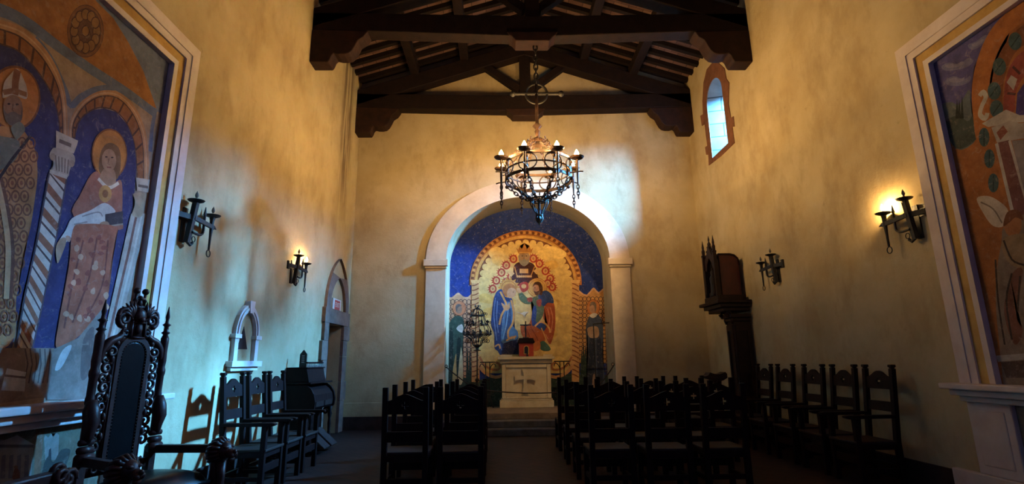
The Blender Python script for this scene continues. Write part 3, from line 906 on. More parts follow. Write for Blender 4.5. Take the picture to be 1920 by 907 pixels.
p.poly((204, 144, 90), [(366, 372), (384, 370), (396, 394), (382, 402), (370, 392)]); p.poly((176, 52, 34), [(385, 340), (430, 332), (440, 372), (410, 396), (390, 380)]); p.disc((214, 150, 76), (410, 358), 16, 14)
p.poly((208, 186, 146), [(358, 518), (396, 526), (410, 518), (442, 518), (420, 536), (414, 552), (402, 536)], 0)
mur = p.build('apse_mural')
tag(mur, 'painted blue and gold mural with crowned figures on the recess wall behind the altar', 'mural')

# ---- side frescoes: plaster frame, sill, pedestal, painted panels


YCL, YCR = 3.1, 3.55


def fresco(side, label):
    YC = YCL if side < 0 else YCR
    s = 1 if side < 0 else -1            # into the room
    X0 = XL if side < 0 else XR
    t = thing('framed_fresco', label, 'fresco', (X0, YC, 0), 0, 'framed frescoes of the side walls')
    Y0, Y1, Z0, Z1 = 2 * YC - 5.17, 5.17, 1.10, 4.70
    def fr(i0, i1, d, name, m):
        r = lambda i: [(Y0 + i, Z0 - .02), (Y1 - i, Z0 - .02), (Y1 - i, Z1 - i), (Y0 + i, Z1 - i)]
        outer, inner = r(i0), r(i1)
        b_ = MB(); o = outer; n_ = inner
        b_.plate([o[0], n_[0], n_[3], n_[2], n_[1], o[1], o[2], o[3]], [], lambda u, v: (X0 + s * d, u, v), lambda u, v: (X0, u, v))
        return kid(b_.build(name, m, bevel=.012), t)
    fr(0, .10, .075, 'frame_band', FRAME); fr(.10, .135, .085, 'frame_bead', FRAME); fr(.135, .215, .075, 'frame_roll', FRAME)
    fr(.215, .31, .055, 'frame_ochre_band', FRAME_Y); fr(.31, .37, .062, 'inner_bead', FRAME)
    def bx(y0, y1, z0, z1, d, name, m, bev=.012):
        b_ = MB(); b_.box(min(X0, X0 + s * d), max(X0, X0 + s * d), y0, y1, z0, z1); return kid(b_.build(name, m, bevel=bev), t)
    bx(Y0 - .09, 5.26, 1.045, 1.10, .22, 'sill', FRAME); bx(Y0 - .05, 5.22, .985, 1.045, .16, 'sill_moulding', FRAME); bx(Y0 - .01, 5.18, .93, .985, .10, 'sill_cove', FRAME)
    bx(4.72, 5.17, .28, .93, .05, 'pedestal', FRAME); bx(4.79, 5.10, .36, .86, .058, 'pedestal_panel', FRAME); bx(Y0 - .3, 5.47, 0, .28, .07, 'plinth', FRAME)
    bx(Y0, Y0 + .45, .28, .93, .05, 'pedestal', FRAME); bx(Y0 + .07, Y0 + .38, .36, .86, .058, 'pedestal_panel', FRAME)
    return t


fl = fresco(-1, 'framed fresco on the left wall with a bishop and a haloed woman under painted arches')
p = Painter('x', XL + .006, 1, .76)
p.raw((146, 120, 102), [(1.2, 1.08), (5.0, 1.08), (5.0, 4.5), (1.2, 4.5)])
NAVY, OCH, BRN = (40, 40, 92), (176, 116, 72), (138, 78, 44)
# unseen near half: the big arch continues towards the camera
p.frame(0, 0, .507)
p.poly((88, 102, 140), [(330, -10), (430, -20), (640, 215), (610, 430), (572, 405), (530, 270), (470, 160), (420, 70)], 0)
p.poly((150, 88, 44), [(-200, -140), (330, -40), (352, 0), (420, 68), (474, 155), (530, 262), (579, 402), (470, 332), (330, 242), (200, 150), (100, 72), (-60, 20)], 0)
p.line((82, 96, 136), [(-60, 18), (40, 52), (120, 98), (200, 160), (330, 252), (470, 342), (575, 420)], .09)
p.line((82, 96, 136), [(130, 140), (190, 220), (240, 330), (262, 390), (300, 358), (360, 330), (430, 322)], .05)
p.line((82, 96, 136), [(575, 405), (562, 480), (556, 560)], .05)
p.disc((84, 52, 44), (316, 115), 68, 98, 30); p.oval((112, 68, 44), (316, 115), 62, 90, .02, 28)
for k in range(12):
    a = 2 * PI * k / 12
    p.disc((124, 82, 48), (316 + 42 * math.cos(a), 115 + 62 * math.sin(a)), 15, 21, 12); p.oval((62, 38, 36), (316 + 42 * math.cos(a), 115 + 62 * math.sin(a)), 15, 21, .008, 12)
p.disc((130, 84, 46), (316, 115), 14, 20, 12); p.oval((60, 36, 34), (316, 115), 14, 20, .008, 12)
p.frame(0, 0, 1)
p.poly(NAVY, [(-260, 120), (-120, 80), (0, 81), (40, 99), (76, 134), (99, 172), (109, 213), (112, 253), (94, 330), (68, 451), (44, 543), (22, 655), (-260, 700)], 0)
p.poly(NAVY, [(137, 264), (147, 228), (167, 207), (195, 203), (218, 210), (238, 233), (251, 264), (256, 310), (253, 350), (240, 460), (210, 600), (195, 655), (55, 655), (75, 560), (104, 451), (124, 330)], 0)
p.frame(0, 0, .507)
ro = [(-200, 60), (-60, 58), (0, 72), (80, 100), (150, 160), (205, 240), (238, 330), (249, 420), (250, 505)]
rm = [(-200, 100), (-60, 92), (0, 108), (74, 136), (140, 194), (190, 268), (220, 345), (230, 425), (232, 505)]
ri = [(-200, 150), (-60, 148), (0, 162), (70, 190), (130, 252), (180, 326), (206, 390), (217, 440), (222, 505)]
so_ = [(252, 510), (258, 450), (292, 386), (345, 345), (400, 333), (455, 350), (505, 405), (538, 485), (549, 570), (549, 665)]
sm_ = [(268, 510), (272, 455), (304, 400), (350, 364), (400, 354), (446, 370), (490, 420), (520, 492), (530, 570), (530, 665)]
si_ = [(276, 510), (284, 462), (312, 425), (350, 402), (385, 398), (428, 412), (468, 456), (494, 520), (504, 590), (506, 665)]
for o_, m_, i_ in ((ro, rm, ri), (so_, sm_, si_)):
    q = lambda a: smooth2(a, 4, False)
    p.poly((178, 120, 80), q(o_) + q(m_)[::-1], 0); p.poly(BRN, q(m_) + q(i_)[::-1], 0)
    M1, M2 = q(m_), q(i_)
    for k in range(0, len(M1), 3): p.line((70, 44, 40), [M1[k], M2[k]], .018, 0)
    p.line((72, 48, 44), M1, .012, 0); p.line((196, 150, 112), [((a[0] + b[0]) / 2, (a[1] + b[1]) / 2) for a, b in zip(q(o_), M1)], .012, 0); p.line((70, 46, 44), M2, .012, 0)
# bishop
p.frame(0, 0, 1)
ROBE = [(-120, 250), (-10, 236), (38, 243), (52, 256), (66, 284), (70, 325), (66, 365), (56, 430), (42, 480), (30, 560), (15, 648), (-150, 660)]
p.frame(0, 0, .507); p.disc((188, 104, 44), (52, 362), 94, 116, 30); p.oval((110, 62, 40), (52, 362), 94, 116, .015, 30); p.frame(0, 0, 1)
p.poly((178, 112, 62), ROBE)
for j in range(15):
    for i in range(7):
        x, y = 58 - i * 17 - j * 3.2 + (j % 2) * 8, 268 + j * 25
        if y < 640:
            p.oval((110, 62, 44), (x, y), 7.5, 10.5, .012, 10); p.disc((128, 66, 44), (x, y), 3, 4.5, 8)
p.line((96, 56, 44), [(0, 335), (14, 400), (22, 470), (18, 560)], .03); p.line((198, 150, 100), [(-8, 335), (6, 400), (14, 470), (10, 560)], .04)
p.frame(0, 0, .507)
p.poly((102, 104, 94), [(-80, 500), (10, 505), (66, 522), (64, 570), (30, 610), (-80, 650)]); p.line((40, 34, 44), [(-20, 680), (40, 590), (110, 502)], .02, 0)
p.poly((176, 158, 146), [(6, 350), (12, 306), (32, 278), (62, 254), (86, 296), (97, 330), (94, 366), (50, 352), (10, 362)]); p.line((124, 72, 48), [(62, 258), (54, 300), (52, 350)], .05, 0); p.line((128, 80, 52), [(8, 342), (50, 334), (96, 350)], .035, 0)
p.disc((132, 90, 66), (44, 396), 36, 46); p.poly((92, 78, 72), [(8, 396), (22, 420), (46, 412), (74, 424), (80, 392), (78, 440), (52, 466), (20, 450)]); p.disc((44, 32, 32), (30, 384), 6, 4, 8); p.disc((44, 32, 32), (60, 386), 6, 4, 8); p.line((96, 62, 48), [(45, 384), (42, 408), (48, 410)], .01, 0)
p.poly((110, 112, 98), [(38, 470), (70, 450), (90, 480), (60, 515), (46, 500)])
# twisted column
cl, cr = [(91, 322), (68, 451), (44, 560), (22, 690)], [(125, 326), (103, 451), (76, 580), (50, 694)]
p.frame(0, 0, 1)


def lerp_line(P_, t):
    t = max(0, min(.9999, t)) * (len(P_) - 1); i = int(t); f = t - i
    return (P_[i][0] + (P_[i + 1][0] - P_[i][0]) * f, P_[i][1] + (P_[i + 1][1] - P_[i][1]) * f)


p.poly((192, 178, 166), cl + cr[::-1], 0)
for k in range(9):
    t = -.07 + k * .118
    p.poly((140, 78, 54), [lerp_line(cl, t), lerp_line(cr, t + .085), lerp_line(cr, t + .125), lerp_line(cl, t + .04)], 0)
    p.poly((70, 48, 50), [lerp_line(cl, t + .066), lerp_line(cr, t + .151), lerp_line(cr, t + .163), lerp_line(cl, t + .078)], 0)
p.line((66, 54, 66), cl, .014, 0); p.line((66, 54, 66), cr, .014, 0)
p.frame(0, 0, .507)
p.poly((182, 166, 150), [(204, 482), (286, 520), (282, 536), (270, 568), (204, 548)], 0); p.poly((168, 150, 136), [(186, 556), (206, 546), (266, 568), (274, 600), (256, 612), (246, 656), (186, 636), (196, 600), (180, 580)]); p.disc((150, 128, 112), (192, 580), 11, 14, 10); p.disc((150, 128, 112), (262, 604), 11, 14, 10)
p.poly((186, 170, 156), [(180, 626), (246, 648), (244, 662), (180, 640)], 0); p.line((100, 82, 76), [(216, 520), (260, 538)], .03, 0)
for k in range(5): p.line((112, 94, 86), [(202 + k * 12, 574 + k * 4), (206 + k * 10, 630 + k * 3)], .012, 0)
p.frame(0, 440, .515)
p.poly((118, 94, 80), [(-200, 412), (40, 412), (195, 412), (170, 590), (-200, 640)], 0); p.poly((132, 106, 90), [(90, 412), (195, 412), (175, 590), (85, 590)], 0)
for k in range(6): p.line((76, 58, 54), [(88 + k * 18, 415), (98 + k * 16, 470), (84 + k * 17, 540)], .012, 0)
p.poly((190, 186, 182), [(22, 486), (92, 500), (88, 520), (14, 512)], 0); p.poly((174, 172, 170), [(12, 516), (90, 522), (86, 570), (0, 566)], 0); p.line((90, 76, 76), [(14, 512), (90, 520)], .014, 0)
# woman with a book
p.frame(0, 0, .507)
p.disc((194, 112, 44), (402, 570), 64, 92, 26); p.oval((128, 66, 34), (402, 570), 64, 92, .014, 26)
p.poly((112, 74, 46), [(362, 620), (372, 556), (400, 528), (436, 546), (444, 604), (432, 660), (400, 668), (374, 650)])
p.poly((162, 86, 66), [(330, 650), (360, 636), (398, 690), (440, 664), (450, 700), (448, 800), (440, 850), (270, 800), (300, 710)])
p.poly((162, 114, 82), [(386, 620), (420, 630), (424, 680), (398, 692), (366, 660)]); p.disc((168, 120, 88), (400, 592), 27, 42); p.line((120, 80, 60), [(400, 586), (396, 606), (402, 608)], .01, 0); p.disc((58, 40, 36), (390, 580), 5, 3, 8); p.disc((58, 40, 36), (412, 582), 5, 3, 8); p.line((130, 66, 56), [(392, 618), (408, 619)], .012, 0)
p.line((206, 190, 170), [(360, 660), (398, 694), (436, 676)], .03); p.disc((196, 130, 60), (386, 716), 24, 32, 16); p.disc((140, 80, 44), (386, 716), 11, 15, 12)
p.poly((200, 194, 188), [(264, 806), (330, 778), (384, 750), (424, 780), (400, 800), (376, 852), (300, 846), (248, 890), (222, 907), (214, 892), (240, 850)]); p.line((140, 130, 128), [(300, 800), (360, 784), (376, 800)], .012); p.line((140, 130, 128), [(270, 830), (320, 820)], .012)
p.poly((60, 46, 50), [(386, 792), (452, 780), (452, 826), (386, 838)], 0); p.line((150, 130, 110), [(386, 838), (452, 828)], .014, 0)
p.poly((168, 116, 84), [(366, 826), (396, 820), (402, 850), (376, 868)])
p.frame(0, 440, .515)
p.poly((172, 80, 54), [(262, -20), (300, -40), (420, -30), (416, 20), (408, 90), (386, 240), (340, 312), (280, 372), (204, 414), (210, 320), (236, 180), (250, 90)])
for q in ([(300, 20), (260, 180), (230, 340)], [(350, 10), (320, 160), (260, 320)], [(390, 20), (370, 180), (310, 300)]): p.line((118, 50, 42), q, .018)
for k in range(40):
    x, y = rnd.uniform(235, 385), rnd.uniform(10, 330)
    if y < 360 - (x - 220) * .5: p.poly((200, 136, 104) if k % 2 else (140, 56, 44), [(x + rnd.uniform(6, 15) * math.cos(t), y + rnd.uniform(6, 16) * math.sin(t)) for t in [2 * PI * i / 5 for i in range(5)]], 2)
p.poly((174, 124, 92), [(200, 40), (224, 10), (238, 24), (214, 90), (204, 100)])
p.poly((120, 106, 98), [(192, 416), (280, 376), (384, 250), (362, 380), (334, 600), (168, 600)], 0); p.poly((186, 186, 184), [(224, 420), (258, 404), (222, 480), (196, 490)]); p.poly((90, 76, 72), [(300, 380), (340, 340), (320, 500), (290, 520)])
# slim pilaster at the right edge
p.frame(0, 0, 1)
p.poly((176, 154, 140), [(244, 400), (276, 400), (262, 460), (212, 652), (188, 652)], 0); p.line((120, 66, 56), [(254, 404), (240, 470), (200, 640)], .03, 0); p.line((202, 186, 172), [(264, 404), (250, 470), (208, 640)], .025, 0)
p.frame(0, 0, .507)
p.poly((188, 170, 152), [(500, 656), (552, 664), (548, 712), (504, 704)], 0); p.line((96, 78, 72), [(508, 686), (544, 692)], .025, 0); p.poly((176, 140, 108), [(490, 716), (536, 716), (530, 760), (520, 800), (486, 796), (496, 750)])
p.build('painting', fl, YCL)
p = Painter('x', XL + .006, 1, .76)
p.raw((82, 78, 60), [(1.48, .28), (4.73, .28), (4.73, .93), (1.48, .93)])
p.frame(0, 560, .3824)
p.poly((120, 116, 116), [(-200, 700), (5, 690), (165, 716), (150, 900), (-200, 940)], 0); p.poly((140, 134, 130), [(-40, 716), (85, 668), (172, 716)], 0); p.line((70, 66, 68), [(-20, 722), (170, 722)], .02, 0)
for k in range(5): p.poly((84, 84, 100), [(-30 + k * 38, 770), (-10 + k * 38, 762), (-14 + k * 38, 880), (-36 + k * 38, 880)], 0)
p.poly((112, 68, 44), [(176, 630), (218, 624), (196, 880), (166, 880)], 0); p.poly((116, 110, 102), [(216, 684), (222, 668), (236, 680), (250, 662), (262, 676), (276, 656), (290, 668), (284, 790), (222, 790)], 0); p.poly((40, 36, 40), [(240, 740), (250, 730), (252, 790), (236, 790)], 0)
p.poly((44, 46, 42), [(206, 850), (236, 770), (262, 800), (300, 740), (344, 740), (330, 800), (300, 860), (250, 880)]); p.poly((96, 50, 40), [(60, 880), (76, 826), (96, 850), (92, 890)]); p.disc((100, 70, 54), (78, 824), 12, 8)
o = p.build('lower_painting', fl)

fr_ = fresco(1, 'framed fresco on the right wall with orange arch, leaf garland and winged figure')
p = Painter('x', XR - .006, -1, .88)
p.raw((156, 88, 42), [(1.2, 1.08), (5.0, 1.08), (5.0, 4.5), (1.2, 4.5)])
p.raw((70, 58, 112), [(3.1, 1.25), (3.98, 1.25), (3.98, 2.9), (3.9, 3.2), (3.72, 3.4), (3.55, 3.46), (3.1, 3.46)])
p.raw((150, 120, 96), [(3.5, 1.25), (3.92, 1.25), (3.86, 1.9), (3.80, 2.5), (3.68, 2.72), (3.5, 2.76)])
p.raw((112, 62, 54), [(3.5, 1.25), (3.72, 1.25), (3.70, 2.0), (3.62, 2.55), (3.5, 2.6)])
p.raw((190, 120, 56), [(3.55 + .23 * math.cos(PI * k / 12), 2.98 + .23 * math.sin(PI * k / 12)) for k in range(-12, 12)])
p.raw((164, 112, 80), [(3.55 + .09 * math.cos(PI * k / 8), 2.92 + .13 * math.sin(PI * k / 8)) for k in range(-8, 8)])
p.frame(1640, 0, .529)
p.poly((76, 72, 138), [(190, 200), (520, -20), (400, 130), (352, 240), (342, 330), (348, 420), (362, 490), (286, 528), (240, 400)], 0)
for q in ([(236, 236), (262, 222), (300, 226), (332, 206), (350, 216), (330, 236), (290, 248), (250, 250)], [(250, 286), (280, 270), (318, 280), (338, 268), (336, 290), (300, 304), (262, 302)], [(330, 160), (360, 146), (392, 124), (400, 134), (372, 166), (344, 176)]):
    p.poly((104, 104, 152), q); p.poly((126, 124, 164), [((a - q[0][0]) * .6 + q[0][0] + 14, (b - q[0][1]) * .5 + q[0][1] - 3) for a, b in q])
p.poly((84, 96, 104), [(236, 384), (270, 362), (300, 370), (336, 318), (344, 400), (362, 490), (288, 526)]); p.poly((58, 70, 70), [(250, 440), (290, 410), (330, 430), (350, 410), (362, 490), (288, 526)])
for x in (292, 300, 310): p.poly((36, 44, 44), [(x - 6, 420), (x, 326 + (x % 7) * 4), (x + 6, 420)], 0)
p.poly((176, 98, 44), [(640, -40), (529, 6), (446, 64), (392, 140), (356, 240), (344, 330), (350, 420), (364, 500), (410, 480), (404, 380), (412, 262), (446, 166), (500, 96), (640, 20)])
p.poly((120, 66, 40), [(640, 40), (529, 86), (456, 166), (420, 262), (412, 390), (450, 400), (456, 300), (482, 214), (529, 160), (640, 120)])
for c in ((498, 146), (442, 236), (424, 322), (432, 386)): p.disc((54, 78, 84), c, 24, 32, 14); p.line((34, 50, 54), [(c[0] - 14, c[1] + 20), (c[0] + 14, c[1] - 20)], .012, 0)
p.poly((142, 58, 50), [(640, 140), (529, 180), (482, 232), (462, 300), (458, 392), (496, 392), (500, 330), (540, 262), (640, 230)])
p.poly((170, 160, 160), [(468, 292), (484, 266), (506, 280), (492, 320)], 0); p.line((76, 40, 40), [(470, 330), (500, 334)], .02, 0); p.line((76, 40, 40), [(490, 236), (516, 262)], .02, 0)
p.poly((58, 48, 118), [(640, 240), (548, 268), (506, 330), (500, 400), (520, 420), (640, 420)], 0)
p.line((186, 180, 172), [(372, 340), (384, 326), (394, 344), (380, 376), (374, 406), (392, 420), (400, 400)], .045)
p.poly((176, 166, 160), [(380, 438), (466, 388), (514, 408), (640, 402), (640, 430), (500, 434), (402, 450)], 0); p.poly((160, 150, 146), [(414, 452), (480, 428), (512, 436), (640, 432), (640, 480), (516, 492), (434, 506)], 0); p.poly((130, 66, 54), [(432, 470), (456, 444), (472, 466), (446, 496)], 0)
p.poly((104, 60, 62), [(434, 506), (476, 496), (560, 820), (505, 820)], 0); p.line((170, 160, 156), [(432, 508), (500, 800)], .03, 0); p.line((170, 160, 156), [(478, 498), (540, 720)], .025, 0); p.poly((120, 112, 120), [(486, 498), (640, 486), (640, 800), (560, 800)], 0)
for c in ((388, 486), (407, 562), (421, 648)): p.disc((48, 72, 80), c, 19, 34, 14); p.line((32, 48, 54), [(c[0], c[1] + 28), (c[0], c[1] - 28)], .012, 0)
p.poly((190, 174, 160), [(362, 704), (400, 694), (440, 712), (474, 748), (458, 800), (420, 800), (388, 760)]); p.line((120, 104, 96), [(376, 716), (420, 740), (452, 790)], .014)
p.poly((122, 104, 92), [(450, 860), (470, 800), (640, 800), (640, 1700), (500, 1600), (440, 1200), (430, 1000)]); p.disc((160, 98, 58), (490, 796), 32, 44); p.poly((104, 58, 38), [(456, 800), (470, 752), (510, 744), (528, 780), (500, 770), (476, 790)])
p.frame(1640, 440, .515)
p.poly((138, 112, 84), [(462, 30), (500, 0), (600, 10), (600, 130), (520, 120), (480, 90)]); p.poly((112, 68, 56), [(502, 140), (540, 130), (516, 290), (540, 350), (510, 400), (474, 300), (478, 220)])
for q in ([(440, 90), (450, 240), (474, 400)], [(500, 140), (480, 240), (500, 380)], [(530, 150), (520, 280)], [(470, 20), (500, 90), (544, 110)]): p.line((58, 46, 44), q, .018)
p.poly((168, 158, 150), [(440, 440), (640, 424), (640, 446), (450, 462)], 0); p.poly((78, 60, 58), [(460, 464), (640, 450), (640, 520), (480, 520)], 0)
p.build('painting', fr_, YCR)
p = Painter('x', XR - .006, -1, .88)
p.raw((128, 96, 62), [(2.37, .28), (4.73, .28), (4.73, .93), (2.37, .93)])
for k in range(6): p.raw((100, 70, 48) if k % 2 else (142, 112, 76), [(2.46 + k * .37, .38), (2.74 + k * .37, .38), (2.74 + k * .37, .84), (2.46 + k * .37, .84)])
p.build('lower_painting', fr_)

# ------------------------------------------------------------------ altar group
PZ = .36
AY = 12.02                     # front face of the altar
t = thing('stone_altar', 'pale stone altar with a raised flared cross on its front panel', 'altar', (.545, AY + .18, PZ))
AX = .545
def tbox(t, name, m, x0, x1, y0, y1, z0, z1, bev=.008):
    b_ = MB(); b_.box(x0, x1, y0, y1, z0, z1); return kid(b_.build(name, m, bevel=bev), t)
tbox(t, 'base', ALTAR, AX - .60, AX + .60, AY - .02, AY + .36, PZ, PZ + .15)
tbox(t, 'base_moulding', ALTAR, AX - .575, AX + .575, AY + .005, AY + .36, PZ + .15, PZ + .19)
tbox(t, 'body', ALTAR, AX - .55, AX + .55, AY + .03, AY + .36, PZ + .19, PZ + 1.0)
for s in (-1, 1): tbox(t, 'panel_stile', ALTAR, AX + s * .55 - (0 if s < 0 else .09), AX + s * .55 + (.09 if s < 0 else 0), AY + .005, AY + .03, PZ + .19, PZ + .94)
for z0, z1 in ((.19, .25), (.86, .94)): tbox(t, 'panel_rail', ALTAR, AX - .46, AX + .46, AY + .005, AY + .03, PZ + z0, PZ + z1)
tbox(t, 'top_moulding', ALTAR, AX - .59, AX + .59, AY - .02, AY + .38, PZ + .96, PZ + 1.04)
tbox(t, 'mensa_slab', ALTAR, AX - .635, AX + .635, AY - .06, AY + .40, PZ + 1.04, PZ + 1.105)
MZ = PZ + 1.105
cx, cz = AX - .03, PZ + .64
poly = []
for k, L_ in enumerate((.235, .195, .235, .335)):      # flared Latin cross: right, top, left, foot
    a = k * PI / 2
    for u, v in ((.036, -.036), (L_ * .6, -.042), (L_, -.075), (L_ - .012, 0), (L_, .075), (L_ * .6, .042)):
        poly.append((cx + u * math.cos(a) - v * math.sin(a), cz + u * math.sin(a) + v * math.cos(a)))
b_ = MB(); b_.plate(poly, [], lambda u, v: (u, AY - .018, v), lambda u, v: (u, AY + .03, v)); kid(b_.build('raised_cross', ALTAR, bevel=.006), t)

t = thing('tabernacle', 'small reddish wooden tabernacle with dark roof standing on the altar', 'tabernacle', (.555, AY + .2, MZ))
tx = .555
tbox(t, 'cabinet', REDB2, tx - .165, tx + .165, AY + .08, AY + .34, MZ, MZ + .30, .006)
tbox(t, 'cornice', CHAIR, tx - .195, tx + .195, AY + .05, AY + .37, MZ + .30, MZ + .345)
b_ = MB(); b_.prism([(-.185, 0), (.185, 0), (.16, .065), (-.16, .065)], lambda u, v: (tx + u, AY + .06, MZ + .345 + v), lambda u, v: (tx + u, AY + .36, MZ + .345 + v)); kid(b_.build('roof', CHAIR, bevel=.005), t)
dp = [(tx - .06, MZ + .05), (tx + .06, MZ + .05)] + [(tx + .06 * math.cos(PI * i / 10), MZ + .18 + .06 * math.sin(PI * i / 10)) for i in range(11)]
dq = [(tx - .045, MZ + .065), (tx + .045, MZ + .065)] + [(tx + .045 * math.cos(PI * i / 10), MZ + .18 + .045 * math.sin(PI * i / 10)) for i in range(11)]
b_ = MB(); b_.plate(dp, [dq], lambda u, v: (u, AY + .068, v), lambda u, v: (u, AY + .08, v)); kid(b_.build('door_frame', FRAME_Y), t)
b_ = MB(); b_.plate(dq, [], lambda u, v: (u, AY + .074, v), lambda u, v: (u, AY + .08, v)); kid(b_.build('door', BLACKP), t)
b_ = MB(); b_.lathe([(.018, 0), (.03, .01), (.012, .03), (.018, .07), (.012, .11), (.02, .125)], (tx + .02, AY + .045, MZ), 10); 
tag(b_.build('candle_holder', IRON, smooth=True), 'small dark candle holder standing before the tabernacle door', 'candlestick')
t = thing('crucifix', 'black standing crucifix on top of the tabernacle', 'crucifix', (tx, AY + .2, MZ + .41))
tbox(t, 'foot', BLACKP, tx - .07, tx + .07, AY + .15, AY + .25, MZ + .41, MZ + .435, .004)
tbox(t, 'upright', BLACKP, tx - .014, tx + .014, AY + .19, AY + .215, MZ + .435, MZ + .80, .003)
tbox(t, 'crossbar', BLACKP, tx - .13, tx + .13, AY + .19, AY + .215, MZ + .70, MZ + .728, .003)
b_ = MB(); b_.tube([(tx, AY + .18, MZ + .53), (tx - .008, AY + .178, MZ + .62), (tx, AY + .18, MZ + .70)], [.012, .02, .014]); b_.ball((tx, AY + .178, MZ + .73), .016); b_.tube([(tx - .11, AY + .185, MZ + .718), (tx, AY + .18, MZ + .69), (tx + .11, AY + .185, MZ + .718)], .008)
kid(b_.build('corpus', IRON, smooth=True), t)
# two flat boxes lying on the mensa
for x0, x1, lb in ((-.03, .23, 'pale flat box lying at the left end of the altar top'), (.94, 1.14, 'pale flat box lying at the right end of the altar top')):
    t = thing('altar_box', lb, 'box', ((x0 + x1) / 2, AY + .05, MZ), 0, 'flat boxes on the altar')
    tbox(t, 'box_body', ALTAR, x0, x1, AY, AY + .13, MZ, MZ + .03, .003); tbox(t, 'box_lid', ALTAR, x0 - .005, x1 + .005, AY - .005, AY + .135, MZ + .03, MZ + .042, .003)

# wrought iron candelabra with a domed crown, on a tall pole
cxy = (-.53, 11.45)
t = thing('votive_candelabra', 'tall black iron candelabra with domed scrollwork crown left of the altar', 'candelabra', (*cxy, PZ))
def at(x, y, z): return (cxy[0] + x, cxy[1] + y, z)
b_ = MB(); b_.lathe([(.016, PZ + .14), (.016, 1.0), (.016, 1.60)], (*cxy, 0), 8); b_.ball(at(0, 0, .98), .045); b_.ball(at(0, 0, .72), .03); kid(b_.build('pole', IRON, smooth=True), t)
for k in range(3):
    a = -PI / 3 + k * 2 * PI / 3
    q = [at(r * math.cos(a), r * math.sin(a), z) for r, z in ((0, PZ + .18), (.10, PZ + .15), (.20, PZ + .07), (.24, PZ + .03), (.29, PZ + .012))]
    b_ = MB(); b_.tube(smooth2(q, 4, False), .012, 6); kid(b_.build('foot', IRON, smooth=True), t)
b_ = MB(); b_.lathe([(.02, 1.585), (.08, 1.59), (.08, 1.605), (.03, 1.615), (.04, 1.66), (.06, 1.70), (.03, 1.73)], (*cxy, 0), 12); kid(b_.build('boss', IRON, smooth=True), t)
b_ = MB(); b_.ring(at(0, 0, 1.93), .30, .011, 32); b_.ring(at(0, 0, 1.97), .30, .006, 32); b_.ring(at(0, 0, 2.14), .235, .009, 28); b_.ring(at(0, 0, 2.34), .15, .012, 24); kid(b_.build('crown_ring', IRON), t)
for k in range(8):
    a = 2 * PI * k / 8 + .2; U = (math.cos(a), math.sin(a), 0)
    P = lambda r, z: at(r * U[0], r * U[1], z)
    b_ = MB()
    b_.tube(smooth2([P(.30, 1.93), P(.285, 2.05), P(.235, 2.14), P(.18, 2.24), P(.15, 2.34), P(.12, 2.43), P(.05, 2.49), P(0, 2.50)], 3, False), .009, 5)
    b_.tube(smooth2([P(.03, 1.66), P(.10, 1.72), P(.12, 1.80), P(.20, 1.87), P(.30, 1.93)], 3, False), .009, 5)
    b_.tube(spiral(P(.235, 1.80), .055, .012, PI / 2, 1.3, (U, (0, 0, 1)), 14), .008, 5)
    b_.tube(spiral(P(.10, 1.90), .05, .01, -PI / 2, -1.3, (U, (0, 0, 1)), 14), .007, 5)
    b_.tube(spiral(P(.27, 2.20), .035, .008, -PI / 2, 1.2, (U, (0, 0, 1)), 12), .007, 5)
    b_.tube(spiral(P(.19, 2.38), .035, .008, -PI / 2, 1.2, (U, (0, 0, 1)), 12), .007, 5)
    kid(b_.build('scroll_rib', IRON), t)
for r, z, n in ((.30, 1.93, 12), (.235, 2.14, 8)):
    for k in range(n):
        a = 2 * PI * (k + .5) / n
        b_ = MB(); b_.lathe([(.012, 0), (.03, .012), (.022, .02), (.012, .03), (.014, .06), (.024, .07), (.004, .10)], at(r * math.cos(a), r * math.sin(a), z), 8)
        kid(b_.build('candle_cup', IRON), t)
b_ = MB()
b_.lathe([(.03, 2.47), (.04, 2.50), (.015, 2.53)], (*cxy, 0), 10)
for k in range(5):
    a = 2 * PI * k / 5; U = (math.cos(a), math.sin(a), 0)
    b_.tube(spiral(at(.045 * U[0], .045 * U[1], 2.545), .03, .008, -PI / 2, 1.1, (U, (0, 0, 1)), 10), .007, 5)
kid(b_.build('crest', IRON), t)

# two flat topped iron stands beside the altar
for x, lb in ((-.32, 'low black iron stand with flat top left of the altar'), (1.345, 'low black iron stand with flat top right of the altar')):
    y = 12.0
    t = thing('iron_stand', lb, 'stand', (x, y, PZ), 0, 'flat topped iron stands')
    tbox(t, 'top', IRON, x - .17, x + .17, y - .09, y + .09, 1.335, 1.36, .004)
    for s in (-1, 1):
        b_ = MB(); b_.tube([(x + s * .045, y, 1.335), (x + s * .045, y, .55)], .011, 6); b_.tube(smooth2([(x + s * .045, y, .66), (x + s * .05, y, .58), (x + s * .08, y, .50), (x + s * .11, y, .40), (x + s * .13, y, PZ + .012)], 4, False), .011, 6); kid(b_.build('leg', IRON, smooth=True), t)
        b_ = MB(); b_.tube(smooth2([(x + s * .045, y, 1.16), (x + s * .07, y, 1.25), (x + s * .13, y, 1.31), (x + s * .165, y, 1.29), (x + s * .18, y, 1.24)], 4, False), .009, 6); b_.tube(spiral((x + s * .09, y, .70), .05, .015, PI, s * 1.2, ((1, 0, 0), (0, 0, 1)), 14), .009, 5); kid(b_.build('scroll', IRON, smooth=True), t)
    b_ = MB(); b_.tube(smooth2([(x, y, .62), (x, y + .08, .5), (x, y + .17, PZ + .012)], 4, False), .011, 6); kid(b_.build('rear_leg', IRON, smooth=True), t)
    tbox(t, 'tie_bar', IRON, x - .05, x + .05, y - .01, y + .01, .94, .965, .002); tbox(t, 'tie_plate', IRON, x - .05, x + .05, y - .012, y + .012, .56, .66, .002)

